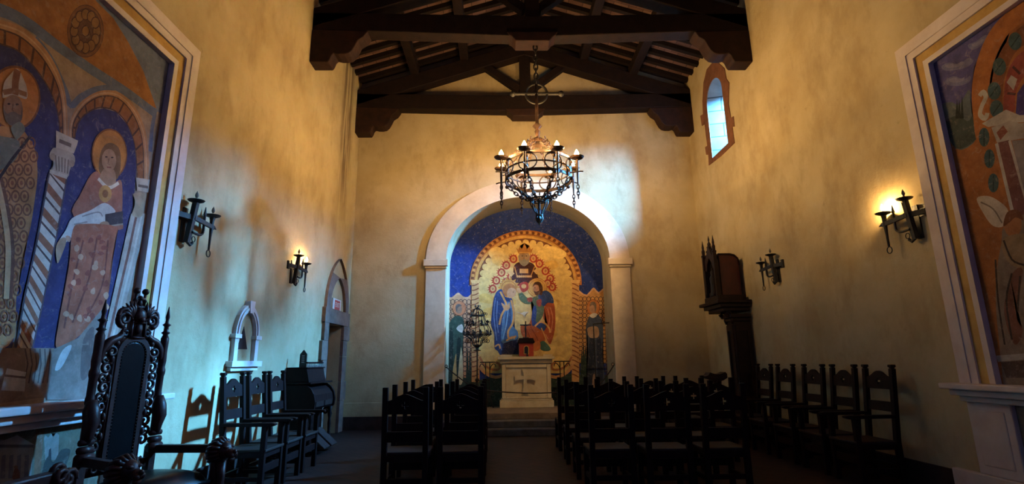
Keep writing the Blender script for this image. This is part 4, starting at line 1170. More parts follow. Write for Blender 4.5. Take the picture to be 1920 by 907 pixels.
# thin pole with a crossarm
x, y = 2.06, 11.80
t = thing('iron_pole', 'thin black iron pole with a horizontal arm before the right pilaster', 'stand', (x, y, PZ))
b_ = MB(); b_.tube([(x, y, PZ + .1), (x, y, 2.16)], .013, 6); kid(b_.build('upright', IRON), t)
b_ = MB(); b_.tube([(x, y, 2.16), (x + .36, y, 2.18)], .011, 6); kid(b_.build('crossarm', IRON), t)
for k in range(3):
    a = .5 + k * 2 * PI / 3
    b_ = MB(); b_.tube([(x, y, PZ + .30), (x + .22 * math.cos(a), y + .22 * math.sin(a), PZ + .01)], .011, 6); kid(b_.build('leg', IRON), t)

# barrier rope across the recess
t = thing('barrier_rope', 'thin dark barrier rope hanging across the front of the altar', 'rope', (.5, 11.5, .8))
def sagrope(a, b, sag, n=14): return [Vector(a).lerp(Vector(b), i / n) - Vector((0, 0, sag * 4 * (i / n) * (1 - i / n))) for i in range(n + 1)]
b_ = MB()
b_.tube(sagrope((-1.21, 11.62, 1.26), (-.53, 11.42, .80), .03), .012, 6)
b_.tube(sagrope((-.53, 11.42, .80), (2.06, 11.77, .78), .10, 24), .012, 6)
b_.tube(sagrope((2.06, 11.77, .78), (2.44, 11.62, 1.26), .03), .012, 6)
kid(b_.build('rope', ROPE, smooth=True), t)
for x in (-1.235, 2.445):
    b_ = MB(); b_.ring((x + (.03 if x < 0 else -.03), 11.62, 1.27), .03, .007, 12, 5, Matrix.Rotation(PI / 2, 4, 'X')); kid(b_.build('hook', IRON), t)

# ------------------------------------------------------------------ chandelier
CX, CY, CZ = .645, 8.43, 4.73
ch = thing('iron_chandelier', 'large round wrought iron chandelier with eight lit bulbs hanging on a chain', 'chandelier', (CX, CY, CZ))
def C(r, a, z): return Vector((CX + r * math.cos(a), CY + r * math.sin(a), z))
b_ = MB(); chain_links(b_, (CX, CY, 6.95), (CX, CY, 6.18), .13, .014); kid(b_.build('hanging_chain', IRON), ch)
b_ = MB()
b_.tube([(CX - .40, CY, 5.985), (CX + .42, CY, 5.985)], .028, 8); b_.ball((CX - .42, CY, 5.985), .055); b_.ball((CX + .44, CY, 5.985), .055)
b_.ring((CX, CY, 5.985), .19, .022, 28, 6, Matrix.Rotation(PI / 2, 4, 'X')); b_.ring((CX, CY, 6.2), .05, .015, 12, 5, Matrix.Rotation(PI / 2, 4, 'X'))
kid(b_.build('cross_ornament', IRON), ch)
b_ = MB(); b_.lathe([(.03, 5.10), (.035, 5.20), (.05, 5.26), (.03, 5.30), (.085, 5.36), (.03, 5.42), (.03, 5.60), (.028, 6.17)], (CX, CY, 0), 10); kid(b_.build('shaft', IRON_R, smooth=True), ch)
b_ = MB(); b_.lathe([(.03, 5.10), (.14, 5.02), (.165, 5.03), (.15, 5.08), (.09, 5.12), (.03, 5.15)], (CX, CY, 0), 14)
for k in range(8): b_.tube([C(.14, k * PI / 4, 5.04), C(.18, k * PI / 4, 5.06), C(.17, k * PI / 4, 5.12)], .012, 5)
kid(b_.build('crown_cap', IRON_R), ch)
R1, ZU, ZL = .56, 4.66, 4.36
for nm, z, r, hgt in (('upper_ring', ZU, R1, .045), ('middle_ring', 4.51, R1 - .01, .02), ('lower_ring', ZL, R1, .05)):
    b_ = MB(); n = 48
    o = [C(r + .012, 2 * PI * i / n, 0) for i in range(n)]; i_ = [C(r - .006, 2 * PI * i / n, 0) for i in range(n)]
    b_.plate([(v.x, v.y) for v in o], [[(v.x, v.y) for v in i_]], lambda u, v: (u, v, z - hgt / 2), lambda u, v: (u, v, z + hgt / 2)); kid(b_.build(nm, IRON_R), ch)
for k in range(8):
    a0 = k * PI / 4 + PI / 8; b_ = MB()
    for s in (-1, 1):       # pair of C scrolls bent round the drum between the rings
        pts = [C(R1, a0 + s * (.045 + .24 * math.sin(tt)), 4.51 + .135 * math.cos(tt)) for tt in [PI * i / 12 for i in range(13)]]
        pts2 = [C(R1, a0 + PI / 8 * s - s * (.0 + .15 * math.sin(tt)), 4.51 + .135 * math.cos(tt)) for tt in [PI * i / 12 for i in range(13)]]
        b_.tube(pts, .012, 5)
    b_.tube([C(R1, a0, 4.66), C(R1, a0, 4.36)], .013, 5); b_.ball(C(R1 + .02, a0, 4.60), .03, 8); b_.ball(C(R1 + .02, a0, 4.32), .034, 8)
    kid(b_.build('drum_scroll', IRON_R), ch)
for k in range(8):
    a = k * PI / 4 + PI / 8
    b_ = MB(); chain_links(b_, C(.155, a, 5.05), C(R1, a, 4.70), .085, .010, .03); kid(b_.build('suspension_chain', IRON_R), ch)
    b_ = MB(); chain_links(b_, C(R1 - .02, a, 4.32), C(.13, a, 4.02), .085, .010, .06); kid(b_.build('lower_chain', IRON_R), ch)
    arm = MB()
    rb = .685
    arm.tube([C(R1 - .02, a, 4.42), C(rb + .05, a, 4.42), C(rb + .10, a, 4.41)], .013, 6)
    arm.tube([C(rb, a, 4.18), C(rb, a, 4.30), C(rb, a, 4.50), C(rb, a, 4.625)], [.010, .016, .022, .024], 8)
    arm.tube([C(R1, a, 4.56), C(rb, a, 4.54)], .010, 5)
    ar = kid(arm.build('candle_arm', IRON_R), ch)
    q = C(rb, a, 0)
    pn = MB(); pn.lathe([(.02, 4.625), (.10, 4.655), (.122, 4.680), (.114, 4.680), (.02, 4.645)], (q.x, q.y, 0), 14); kid(pn.build('drip_pan', IRON_R), ar)
    sl = MB(); sl.lathe([(.02, 4.64), (.02, 4.68)], (q.x, q.y, 0), 10); kid(sl.build('candle_sleeve', CANDLE), ar)
    dim = (k == 1)
    bl = MB(); bl.lathe([(.014, 4.68), (.033, 4.698), (.039, 4.725), (.032, 4.757), (.014, 4.79), (.003, 4.81)], (q.x, q.y, 0), 10)
    kid(bl.build('bulb', BULB_DIM if dim else BULB_ON, smooth=True), ar)
    pc = MB(); chain_links(pc, C(rb, a, 4.18), C(rb, a, 3.96), .075, .009); kid(pc.build('pendant_chain', IRON_R), ar)
b_ = MB()
b_.ring((CX, CY, 4.03), .14, .014, 20); b_.ring((CX, CY, 3.99), .13, .010, 20); b_.ring((CX, CY, 3.74), .055, .012, 14)
for k in range(8):
    a = k * PI / 4; U = (math.cos(a), math.sin(a), 0)
    b_.tube(smooth2([C(.14, a, 4.03), C(.15, a, 3.95), C(.10, a, 3.85), C(.05, a, 3.76), C(.06, a, 3.68), C(.03, a, 3.62)], 3, False), .010, 5)
    b_.tube(spiral(C(.17, a, 4.06), .035, .01, PI, -1.2, (U, (0, 0, 1)), 10), .009, 5)
b_.lathe([(.004, 3.56), (.025, 3.62), (.045, 3.68), (.02, 3.74), (.02, 3.98), (.05, 4.0)], (CX, CY, 0), 10)
kid(b_.build('bottom_basket', IRON), ch)

# ------------------------------------------------------------------ wall sconces


def sconce(side, y, z, lit, label):
    s = 1 if side < 0 else -1; X0 = XL if side < 0 else XR
    t = thing('iron_sconce', label, 'wall lamp', (X0, y, z), 0, 'iron wall sconces')
    P = lambda d, v, w_: (X0 + s * d, y + v, z + w_)
    def add(name, m, fn, par=t, smooth=False):
        b_ = MB(); fn(b_); return kid(b_.build(name, m, smooth=smooth), par)
    add('back_plate', IRON, lambda b: (b.box(min(X0, X0 + s * .02), max(X0, X0 + s * .02), y - .10, y + .14, z - .04, z + .04), b.bar(P(.012, .04, -.27), P(.012, .04, .10), .07, .02, (1, 0, 0)), b.box(min(X0, X0 + s * .03), max(X0, X0 + s * .03), y - .14, y - .09, z - .06, z + .07)))
    add('cross_arm', IRON, lambda b: (b.bar(P(.02, -.10, .0), P(.10, .10, .0), .035, .055), b.bar(P(.10, .06, .0), P(.10, .44, -.015), .03, .045), b.tube([P(.10, .44, -.01), P(.10, .50, -.02)], [.02, .004], 6)))
    add('bracket', IRON, lambda b: (b.bar(P(.06, .05, -.27), P(.10, .06, .16), .05, .05, (1, 0, 0)), b.tube([P(.06, .05, -.26), P(.07, .10, -.29), P(.07, .13, -.26)], .018, 6),
                                    b.tube(smooth2([P(.10, .06, -.16), P(.10, .18, -.16), P(.10, .25, -.12), P(.10, .25, .0), P(.10, .25, .10)], 4, False), .014, 6), b.tube([P(.10, .25, .08), P(.10, .25, .17)], [.02, .004], 6)))
    add('ring', IRON, lambda b: b.ring(P(.08, .13, -.22), .03, .005, 14, 5, Matrix.Rotation(PI / 2, 4, 'Y')))
    add('ring', IRON, lambda b: b.ring(P(.10, .40, -.32), .038, .006, 16, 5, Matrix.Rotation(PI / 2, 4, 'Y')))
    add('spike', IRON, lambda b: b.tube([P(.10, .40, -.28), P(.10, .40, -.14), P(.10, .40, .0), P(.10, .40, .09)], [.012, .014, .022, .026], 8))
    for k, (d, v, w_) in enumerate(((.10, .06, .16), (.10, .40, .09))):
        hd = add('candle_cup', IRON, lambda b: b.lathe([(.028, -.02), (.03, .0), (.075, .018), (.085, .03), (.075, .03), (.02, .014)], P(d, v, w_), 14))
        add('candle_sleeve', CANDLE, lambda b: b.lathe([(.012, .012), (.012, .055)], P(d, v, w_), 8), hd)
        on_ = lit == k + 1
        add('bulb', BULB_SC if on_ else BULB_OFF, lambda b: b.lathe([(.009, .055), (.016, .07), (.019, .085), (.014, .105), (.004, .125), (.001, .135)], P(d, v, w_), 8), hd, True)
    return t


sconce(-1, 5.33, 2.88, 0, 'unlit iron sconce beside the frame of the left fresco')
sconce(-1, 8.22, 2.87, 2, 'lit iron sconce on the left wall between the fresco and the door')
sconce(1, 5.33, 2.86, 2, 'lit iron sconce beside the frame of the right fresco')
sconce(1, 8.26, 2.83, 0, 'unlit iron sconce on the right wall beside the tall gothic shrine')

# ------------------------------------------------------------------ chairs


def make_chair(arms):
    """front faces +y, origin on the floor under the seat centre"""
    W, Dp, SH = (.50, .46, .45) if arms else (.475, .43, .45)
    H = 1.225 if arms else 1.105
    root = thing('wooden_armchair' if arms else 'wooden_chair', 'x', 'armchair' if arms else 'chair')
    def part(name, m, fn, bev=.004, par=root):
        b_ = MB(); fn(b_); o = b_.build(name, m, bevel=bev); o.parent = par; return o
    pw = .056
    yb = lambda z: -Dp / 2 - max(0, z - SH) * (.10 if arms else .085)      # raked back
    for s in (-1, 1):
        x = s * (W / 2 - pw / 2)
        def rear(b):
            prof = [(-Dp / 2 - .03, 0), (-Dp / 2 + .025, 0), (-Dp / 2 + .028, SH), (yb(H) + .026, H), (yb(H) - .024, H), (-Dp / 2 - .026, SH)]
            b.prism(prof, lambda u, v: (x - pw / 2, u, v), lambda u, v: (x + pw / 2, u, v))
        part('rear_post', CHAIR, rear)
        if arms:
            part('finial', CHAIR, lambda b: (b.box(x - .022, x + .022, yb(H) - .02, yb(H) + .022, H, H + .02), b.box(x - .031, x + .031, yb(H) - .028, yb(H) + .03, H + .015, H + .045)), .008)
        fh = .70 if arms else SH - .01
        part('front_leg', CHAIR, lambda b: b.box(x - .026, x + .026, Dp / 2 - .055, Dp / 2, 0, fh))
        part('side_stretcher', CHAIR, lambda b: (b.box(x - .014, x + .014, -Dp / 2 + .02, Dp / 2 - .03, .14, .185), b.box(x - .014, x + .014, -Dp / 2 + .02, Dp / 2 - .03, SH - .075, SH - .012)))
        if arms:
            part('armrest', CHAIR, lambda b: b.prism([(-Dp / 2 - .02, .70), (Dp / 2 + .05, .695), (Dp / 2 + .09, .71), (Dp / 2 + .09, .728), (Dp / 2 + .05, .735), (-Dp / 2 - .02, .735)], lambda u, v: (x - .036, u, v), lambda u, v: (x + .036, u, v)), .008)
    part('seat', SEAT, lambda b: b.box(-W / 2 + .005, W / 2 - .005, -Dp / 2 + .0, Dp / 2 + .012, SH - .018, SH + .012), .008)
    part('front_stretcher', CHAIR, lambda b: (b.box(-W / 2 + .05, W / 2 - .05, Dp / 2 - .045, Dp / 2 - .015, .22, .30), b.box(-W / 2 + .05, W / 2 - .05, Dp / 2 - .045, Dp / 2 - .015, SH - .08, SH - .018)))
    part('rear_stretcher', CHAIR, lambda b: (b.box(-W / 2 + .05, W / 2 - .05, -Dp / 2 - .012, -Dp / 2 + .016, .16, .21), b.box(-W / 2 + .05, W / 2 - .05, -Dp / 2 - .012, -Dp / 2 + .016, SH - .08, SH - .018)))
    # crest rail with a wavy top and a pierced cross
    hw = W / 2 - pw + .012
    if arms: z0, zs, zt = 1.00, 1.13, 1.20
    else: z0, zs, zt = .835, .975, 1.035
    top = [(-hw, zs - .005), (-hw * .82, zs), (-hw * .55, zs + .022), (-hw * .28, zt - .014), (0, zt), (hw * .28, zt - .014), (hw * .55, zs + .022), (hw * .82, zs), (hw, zs - .005)]
    out = [(hw, z0), (-hw, z0)] + smooth2(top, 3, False)
    cz = (z0 + zs) / 2 + .02; a, l = .010, .036
    cross = [(-l, -a), (-a, -a), (-a, -l), (a, -l), (a, -a), (l, -a), (l, a), (a, a), (a, l), (-a, l), (-a, a), (-l, a)]
    part('crest_rail', CHAIR, lambda b: b.plate(out, [[(u, cz + v) for u, v in cross]], lambda u, v: (u, yb(v) - .013, v), lambda u, v: (u, yb(v) + .013, v)), 0)
    z0, z1 = (.76, .865) if arms else (.56, .665)
    def lower(b):
        n = 6
        o = [(-hw + 2 * hw * i / n, .012 * math.sin(PI * i / n)) for i in range(n + 1)]
        for i in range(n):
            (xa, da), (xb, db_) = o[i], o[i + 1]
            b.prism([(z0, -.012), (z1, -.012), (z1, .012), (z0, .012)], lambda u, v: (xa, yb(u) + v - da, u), lambda u, v: (xb, yb(u) + v - db_, u))
        bmesh.ops.remove_doubles(b.b, verts=b.b.verts, dist=.0005)
    part('back_rail', CHAIR, lower, 0)
    return root


chair0 = make_chair(False); used = [False]
arm0 = make_chair(True); used_a = [False]


def place(proto, flag, x, y, rz, label, group):
    o = proto if not flag[0] else copy_tree(proto)
    flag[0] = True
    o.location = (x, y, 0); o.rotation_euler = (0, 0, rz); o['label'] = label; o['group'] = group
    return o


rnd = random.Random(11)
row_n = ['front', 'second', 'third', 'fourth']
# the rows are named from the camera end of the chapel
ROWN = ['nearest row', 'second nearest row', 'third nearest row', 'farthest row']
LX = [(-1.0, -.433), (-1.06, -.44), (-1.085, -.455), (-1.13, -.47)]
for r, y in enumerate((5.65, 6.42, 7.28, 8.18)):
    for c_i, x in enumerate(LX[r]):
        place(chair0, used, x, y + .26, rnd.uniform(-.02, .02), f'dark wooden chair, {ROWN[r]} left of the aisle, {"wall side" if c_i == 0 else "aisle side"}', 'chairs in the left block')
CN = ['beside it', 'second from it', 'third from it', 'fourth from it']
for r, y in enumerate((5.65, 6.50, 7.45, 8.50)):
    nc = 3 if r < 2 else 4
    for k in range(nc):
        x = (1.13, 1.11, 1.10, 1.10)[r] + k * (.585, .60, .62, .62)[r]
        place(chair0, used, x, y + .26 + rnd.uniform(-.03, .03), rnd.uniform(-.03, .03), f'dark wooden chair, {ROWN[r]} right of the aisle, {CN[k]}', 'chairs in the right block')
for k, y in enumerate((6.24, 6.83, 7.42)):
    place(arm0, used_a, -2.78, y, -PI / 2, 'dark wooden armchair against the left wall, ' + ['nearest the carved throne', 'middle of the three', 'beside the reed organ'][k], 'armchairs along the left wall')
for k, y in enumerate((6.15, 6.79, 7.45, 8.19, 8.85)):
    place(arm0, used_a, 4.06, y, PI / 2, 'dark wooden armchair against the right wall, ' + ['nearest the fresco frame', 'second from the fresco frame', 'middle of the five', 'fourth from the fresco frame', 'next to the tall shrine pedestal'][k], 'armchairs along the right wall')

# ------------------------------------------------------------------ carved throne
th = thing('carved_throne', 'tall carved dark throne with black leather back and lion head arms', 'throne', (-2.84, 4.15, 0), -.26 - PI / 2)


def tp(name, m, fn, par=None, smooth=False, bevel=0.):
    b_ = MB(); fn(b_); o = b_.build(name, m, smooth=smooth, bevel=bevel); o.parent = par or th; return o


XZ = ((1, 0, 0), (0, 0, 1))
for s in (-1, 1):
    x = s * .27
    tp('post', CARVED, lambda b: b.lathe([(.022, 1.08), (.030, 1.10), (.030, 1.13), (.026, 1.15), (.027, 1.27), (.033, 1.29), (.033, 1.32), (.026, 1.34), (.031, 1.39), (.028, 1.45), (.030, 1.52), (.031, 1.57), (.018, 1.60), (.034, 1.615), (.018, 1.63), (.017, 1.665), (.033, 1.68), (.015, 1.695), (.012, 1.72), (.017, 1.745), (.008, 1.80), (.003, 1.83)], (x, 0, 0), 12), smooth=True)
    tp('post_scroll', CARVED, lambda b: (b.tube([(x, .02, 1.12), (x, .03, 1.05), (x, .045, .97), (x, .03, .90), (x, .02, .84)], [.030, .050, .050, .040, .034], 10), b.tube([(x - .045, .03, .84), (x + .045, .03, .84)], .022, 8), b.tube([(x - .045, .03, .79), (x + .045, .03, .79)], .026, 8), b.tube([(x - .05, .035, .735), (x + .05, .035, .735)], .036, 10)), smooth=True)
    tp('rear_leg', CARVED, lambda b: b.box(x - .028, x + .028, -.03, .03, 0, .74), bevel=.004)
    # pierced side carving: a ladder of C scrolls and leaves
    def side(b):
        for k in range(5):
            z = .80 + k * .135
            b.tube(spiral((s * .185, .0, z), .048, .012, PI / 2 * s + PI / 2, -s * 1.2, XZ, 14), .013, 6)
            b.tube(spiral((s * .20, .0, z + .07), .036, .008, -PI / 2, s * 1.1, XZ, 12), .011, 6)
            b.ball((s * .165, .01, z + .065), .018, 8, (1, 1, 1.6))
        b.bar((s * .145, 0, .68), (s * .145, 0, 1.42), .018, .03, (0, 1, 0))
    tp('side_carving', CARVED, side, smooth=True)
    # shoulder scroll from the post up to the crest
    tp('shoulder_scroll', CARVED, lambda b: (b.tube(smooth2([(s * .25, 0, 1.40), (s * .235, 0, 1.47), (s * .19, 0, 1.53), (s * .13, 0, 1.56), (s * .10, 0, 1.60)], 4, False), [.020 + .012 * math.sin(PI * i / 16) for i in range(17)], 8),
                                             b.tube(spiral((s * .175, .01, 1.455), .045, .01, 0, s * 1.3, XZ, 16), .014, 6), b.ball((s * .145, .01, 1.52), .022, 8)), smooth=True)
    # arm with lion head
    arm = tp('armrest', CARVED, lambda b: b.bar((s * .27, .02, .72), (s * .395, .52, .715), .055, .06), bevel=.006)
    def lion(b):
        c = Vector((s * .40, .56, .70))
        b.ball(c, .078, 14, (.85, 1, .95)); b.ball(c + Vector((0, .075, -.02)), .042, 12, (1, 1.1, .85)); b.ball(c + Vector((0, .115, -.005)), .018, 8)
        for e in (-1, 1):
            b.ball(c + Vector((e * .02, .10, -.028)), .022, 8); b.ball(c + Vector((e * .032, .055, .028)), .02, 8, (1.1, 1, .6)); b.ball(c + Vector((e * .058, -.01, .06)), .02, 8)
        b.tube([c + Vector((-.025, .09, -.062)), c + Vector((.025, .09, -.062))], .014, 6)
        for k in range(16):
            a = 2 * PI * k / 16; u = Vector((math.cos(a), 0, math.sin(a)))
            b.tube([c + u * .06 + Vector((0, .02, 0)), c + u * .088 + Vector((0, -.02, 0)), c + u * .085 + Vector((0, -.065, -.01)), c + u * .06 + Vector((0, -.10, -.03))], [.014, .018, .016, .006], 6)
    tp('lion_head', CARVED, lion, arm, True)
    tp('front_leg', CARVED, lambda b: (b.lathe([(.05, 0), (.055, .05), (.03, .08), (.045, .14), (.035, .22), (.05, .32), (.032, .42), (.045, .50), (.04, .58), (.05, .64)], (s * .385, .52, 0), 12), b.tube([(s * .385, .56, .62), (s * .385, .58, .50), (s * .385, .565, .40), (s * .385, .59, .30)], [.045, .03, .04, .02], 8)), smooth=True)
arch_p = lambda hw, z0, zs, n=12: [(-hw, z0), (hw, z0)] + [(hw * math.cos(PI * i / n), zs + hw * 1.05 * math.sin(PI * i / n)) for i in range(n + 1)]
tp('back_frame', CARVED, lambda b: b.plate(arch_p(.135, .64, 1.44), [arch_p(.105, .68, 1.43)], lambda u, v: (u, .022, v), lambda u, v: (u, -.022, v)), bevel=.006)
tp('back_pad', LEATHER, lambda b: b.prism(arch_p(.106, .679, 1.43), lambda u, v: (u * .93, .016 if True else 0, 1.1 + (v - 1.1) * .985), lambda u, v: (u, -.018, v)), bevel=.01)
def nails(b):
    P_ = arch_p(.099, .69, 1.43, 16); n = len(P_)
    for i in range(n):
        a, c = Vector((P_[i][0], .019, P_[i][1])), Vector((P_[(i + 1) % n][0], .019, P_[(i + 1) % n][1]))
        m = max(1, int((c - a).length / .022))
        for k in range(m): b.ball(a.lerp(c, k / m), .0042, 6)
tp('nail_trim', BRASS, nails)
def crest(b):
    b.box(-.06, .06, -.02, .022, 1.555, 1.69)
    for x in (-.055, .055): b.bar((x, .026, 1.56), (x, .026, 1.69), .012, .012)
    for z in (1.565, 1.68): b.bar((-.055, .026, z), (.055, .026, z), .012, .012)
    b.ball((0, .03, 1.63), .03, 10, (1, .6, 1.3))
    for s in (-1, 1):
        b.tube(spiral((s * .115, .01, 1.70), .055, .012, -PI / 2, s * 1.5, XZ, 20), [.022 - .0006 * i for i in range(21)], 7)
        b.tube(smooth2([(s * .05, .01, 1.69), (s * .09, .015, 1.77), (s * .15, .01, 1.765), (s * .165, .01, 1.72)], 4, False), .017, 6)
        for k in range(5):
            a = .25 + k * .32
            b.tube([(s * .05, .01, 1.72), (s * (.05 + .06 * math.cos(a)), .02, 1.73 + .06 * math.sin(a)), (s * (.05 + .115 * math.cos(a)), .012, 1.73 + .115 * math.sin(a))], [.02, .017, .004], 6)
        b.tube(spiral((s * .09, .01, 1.60), .032, .01, PI / 2, -s * 1.2, XZ, 12), .012, 6)
        b.lathe([(.010, 1.80), (.012, 1.84), (.020, 1.85), (.010, 1.87), (.012, 1.90)], (s * .038, 0, 0), 8); b.ball((s * .038, 0, 1.925), .026, 10)
        b.tube([(s * .038, 0, 1.87), (0, 0, 1.855)], .012, 6)
    b.ball((0, .02, 1.73), .05, 12, (1, .7, 1.2)); b.ball((0, .045, 1.70), .024, 8); b.tube([(-.05, 0, 1.80), (.05, 0, 1.80)], .018, 8); b.ball((0, 0, 1.87), .022, 8); b.lathe([(.014, 1.79), (.02, 1.83), (.012, 1.86)], (0, 0, 0), 8)
tp('crest', CARVED, crest, smooth=True)
tp('seat_frame', CARVED, lambda b: b.prism([(-.28, .0), (.28, .0), (.38, .54), (-.38, .54)], lambda u, v: (u, v, .40), lambda u, v: (u, v, .485)), bevel=.01)
def cush(b):
    n, m = 10, 10; V = []
    for i in range(n + 1):
        for j in range(m + 1):
            u, v = -1 + 2 * i / n, j / m
            hw = .235 + .10 * v
            z = .50 + .105 * (1 - abs(u) ** 4) ** .5 * (1 - abs(2 * v - 1) ** 4) ** .5
            V.append(b.b.verts.new((u * hw, .05 + .51 * v, z)))
    for i in range(n):
        for j in range(m): b.b.faces.new((V[i * (m + 1) + j], V[(i + 1) * (m + 1) + j], V[(i + 1) * (m + 1) + j + 1], V[i * (m + 1) + j + 1]))
    b.prism([(-.235, .05), (.235, .05), (.335, .56), (-.335, .56)], lambda u, v: (u, v, .483), lambda u, v: (u, v, .502))
tp('seat_cushion', LEATHER, cush, smooth=True)
def apron(b):
    for k in range(5):
        x = -.28 + k * .14
        b.tube(spiral((x, .55, .36), .055, .012, PI / 2, 1.2 if k % 2 else -1.2, XZ, 14), .014, 6)
    b.bar((-.36, .55, .41), (.36, .55, .41), .03, .03)
tp('front_apron', CARVED, apron, smooth=True)
def base_carve(b):
    b.bar((-.26, 0, .63), (.26, 0, .63), .035, .06)
    for k in range(7): b.tube(spiral((-.18 + k * .06, .02, .645), .03, .008, PI / 2, 1.1 if k % 2 else -1.1, XZ, 10), .011, 5)
tp('lower_back_rail', CARVED, base_carve, smooth=True)

# ------------------------------------------------------------------ kneeling bench in the near left corner
t = thing('carved_bench', 'low carved dark wooden bench in the left foreground before the throne', 'bench', (-2.75, 2.7, 0))
def wp(t, name, m, fn, smooth=False, bevel=0.):
    b_ = MB(); fn(b_); return kid(b_.build(name, m, smooth=smooth, bevel=bevel), t)
wp(t, 'top_rail', CARVED, lambda b: b.box(-2.68, -2.60, 1.75, 3.34, .69, .755), bevel=.012)
for y in (1.85, 3.25):
    wp(t, 'leg', CARVED, lambda b: (b.lathe([(.04, 0), (.045, .05), (.025, .09), (.04, .25), (.028, .40), (.04, .55), (.03, .69)], (-2.64, y, 0), 10), b.lathe([(.04, 0), (.045, .05), (.025, .09), (.035, .25), (.03, .42)], (-2.98, y, 0), 10)), True)
wp(t, 'seat_board', CARVED, lambda b: b.box(-3.02, -2.60, 1.78, 3.32, .42, .46), bevel=.008)
def endc(b):
    for k in range(4): b.tube(spiral((-2.64 + (k % 2) * .05, 3.30 + .03 * k, .70 + .02 * (k % 3)), .06, .012, PI + k, 1.3, ((0, 1, 0), (0, 0, 1)), 14), .018, 6)
    b.ball((-2.63, 3.36, .69), .045, 10)
wp(t, 'end_scroll', CARVED, endc, True)

# ------------------------------------------------------------------ reed organ against the left wall
t = thing('reed_organ', 'dark wooden reed organ against the left wall beside the stone doorway', 'organ', (-3.1, 8.85, 0))
OY0, OY1 = 8.34, 9.36
wp(t, 'lower_case', CHAIR, lambda b: b.box(-3.33, -3.06, OY0 + .03, OY1 - .03, .08, .72), bevel=.006)
wp(t, 'plinth', CHAIR, lambda b: b.box(-3.34, -3.00, OY0, OY1, 0, .09), bevel=.008)
prof = [(-3.33, .66), (-2.92, .66), (-2.885, .70), (-2.88, .78), (-2.90, .88), (-2.96, .955), (-3.02, 1.0), (-3.33, 1.02)]
wp(t, 'keyboard_case', CHAIR, lambda b: b.prism(prof, lambda u, v: (u, OY0 + .05, v), lambda u, v: (u, OY1 - .05, v)), bevel=.006)
ck = [(-3.34, .64), (-2.90, .64), (-2.86, .68), (-2.85, .78), (-2.875, .90), (-2.93, .985), (-3.0, 1.035), (-3.34, 1.05)]
for y in (OY0, OY1 - .05): wp(t, 'cheek', CHAIR, lambda b: b.prism(ck, lambda u, v: (u, y, v), lambda u, v: (u, y + .05, v)), bevel=.008)
for y in (OY0 + .30, OY0 + .72): wp(t, 'fall_panel', SEAT, lambda b: b.prism([(-2.884, .70), (-2.876, .70), (-2.874, .78), (-2.882, .78)], lambda u, v: (u, y - .17, v), lambda u, v: (u, y + .17, v)))
wp(t, 'shelf', CHAIR, lambda b: b.box(-3.34, -2.93, OY0 - .02, OY1 + .02, 1.05, 1.075), bevel=.006)
wp(t, 'upper_case', CHAIR, lambda b: b.prism([(-3.33, 1.075), (-2.97, 1.075), (-3.02, 1.285), (-3.33, 1.285)], lambda u, v: (u, OY0 + .02, v), lambda u, v: (u, OY1 - .22, v)), bevel=.006)
wp(t, 'upper_lid', CHAIR, lambda b: b.box(-3.335, -3.0, OY0, OY1 - .2, 1.285, 1.305), bevel=.006)
wp(t, 'gallery', BONE, lambda b: ([b.lathe([(.008, 1.305), (.012, 1.325), (.006, 1.345), (.010, 1.365)], (-3.03, OY0 + .07 + k * .062, 0), 6) for k in range(12)]))
wp(t, 'gallery_rail', CHAIR, lambda b: b.box(-3.045, -3.015, OY0 + .03, OY1 - .25, 1.362, 1.385), bevel=.004)
for y in (OY0 + .06, OY1 - .06):
    wp(t, 'front_leg', CHAIR, lambda b: b.lathe([(.045, 0), (.05, .06), (.025, .09), (.04, .16), (.022, .26), (.030, .38), (.022, .46), (.038, .54), (.025, .58), (.045, .66)], (-2.92, y, 0), 10), True)
    wp(t, 'bracket', CHAIR, lambda b: b.tube(spiral((-2.99, y, .58), .06, .015, 0, 1.3, ((1, 0, 0), (0, 0, 1)), 14), .016, 6), True)
for y in (8.66, 9.02): wp(t, 'pedal', BASE, lambda b: b.prism([(-3.02, .09), (-3.02, .34), (-3.0, .34), (-2.72, .09), (-2.74, .07)], lambda u, v: (u, y - .14, v), lambda u, v: (u, y + .14, v)), bevel=.006)
t = thing('pointed_plaque', 'small black pointed plaque with pale marks standing on the organ', 'plaque', (-3.12, 8.45, 1.306))
wp(t, 'board', BLACKP, lambda b: b.prism([(-.055, 0), (.055, 0), (.055, .20), (0, .27), (-.055, .20)], lambda u, v: (-3.12 + u, 8.44 + v * .02, 1.305 + v), lambda u, v: (-3.12 + u, 8.465 + v * .02, 1.305 + v)), bevel=.004)
wp(t, 'pale_marks', PALEMARK, lambda b: [b.box(-3.12 - .02, -3.12 + .022, 8.4375, 8.442, 1.305 + .07 + k * .032, 1.305 + .085 + k * .032) for k in range(4)])

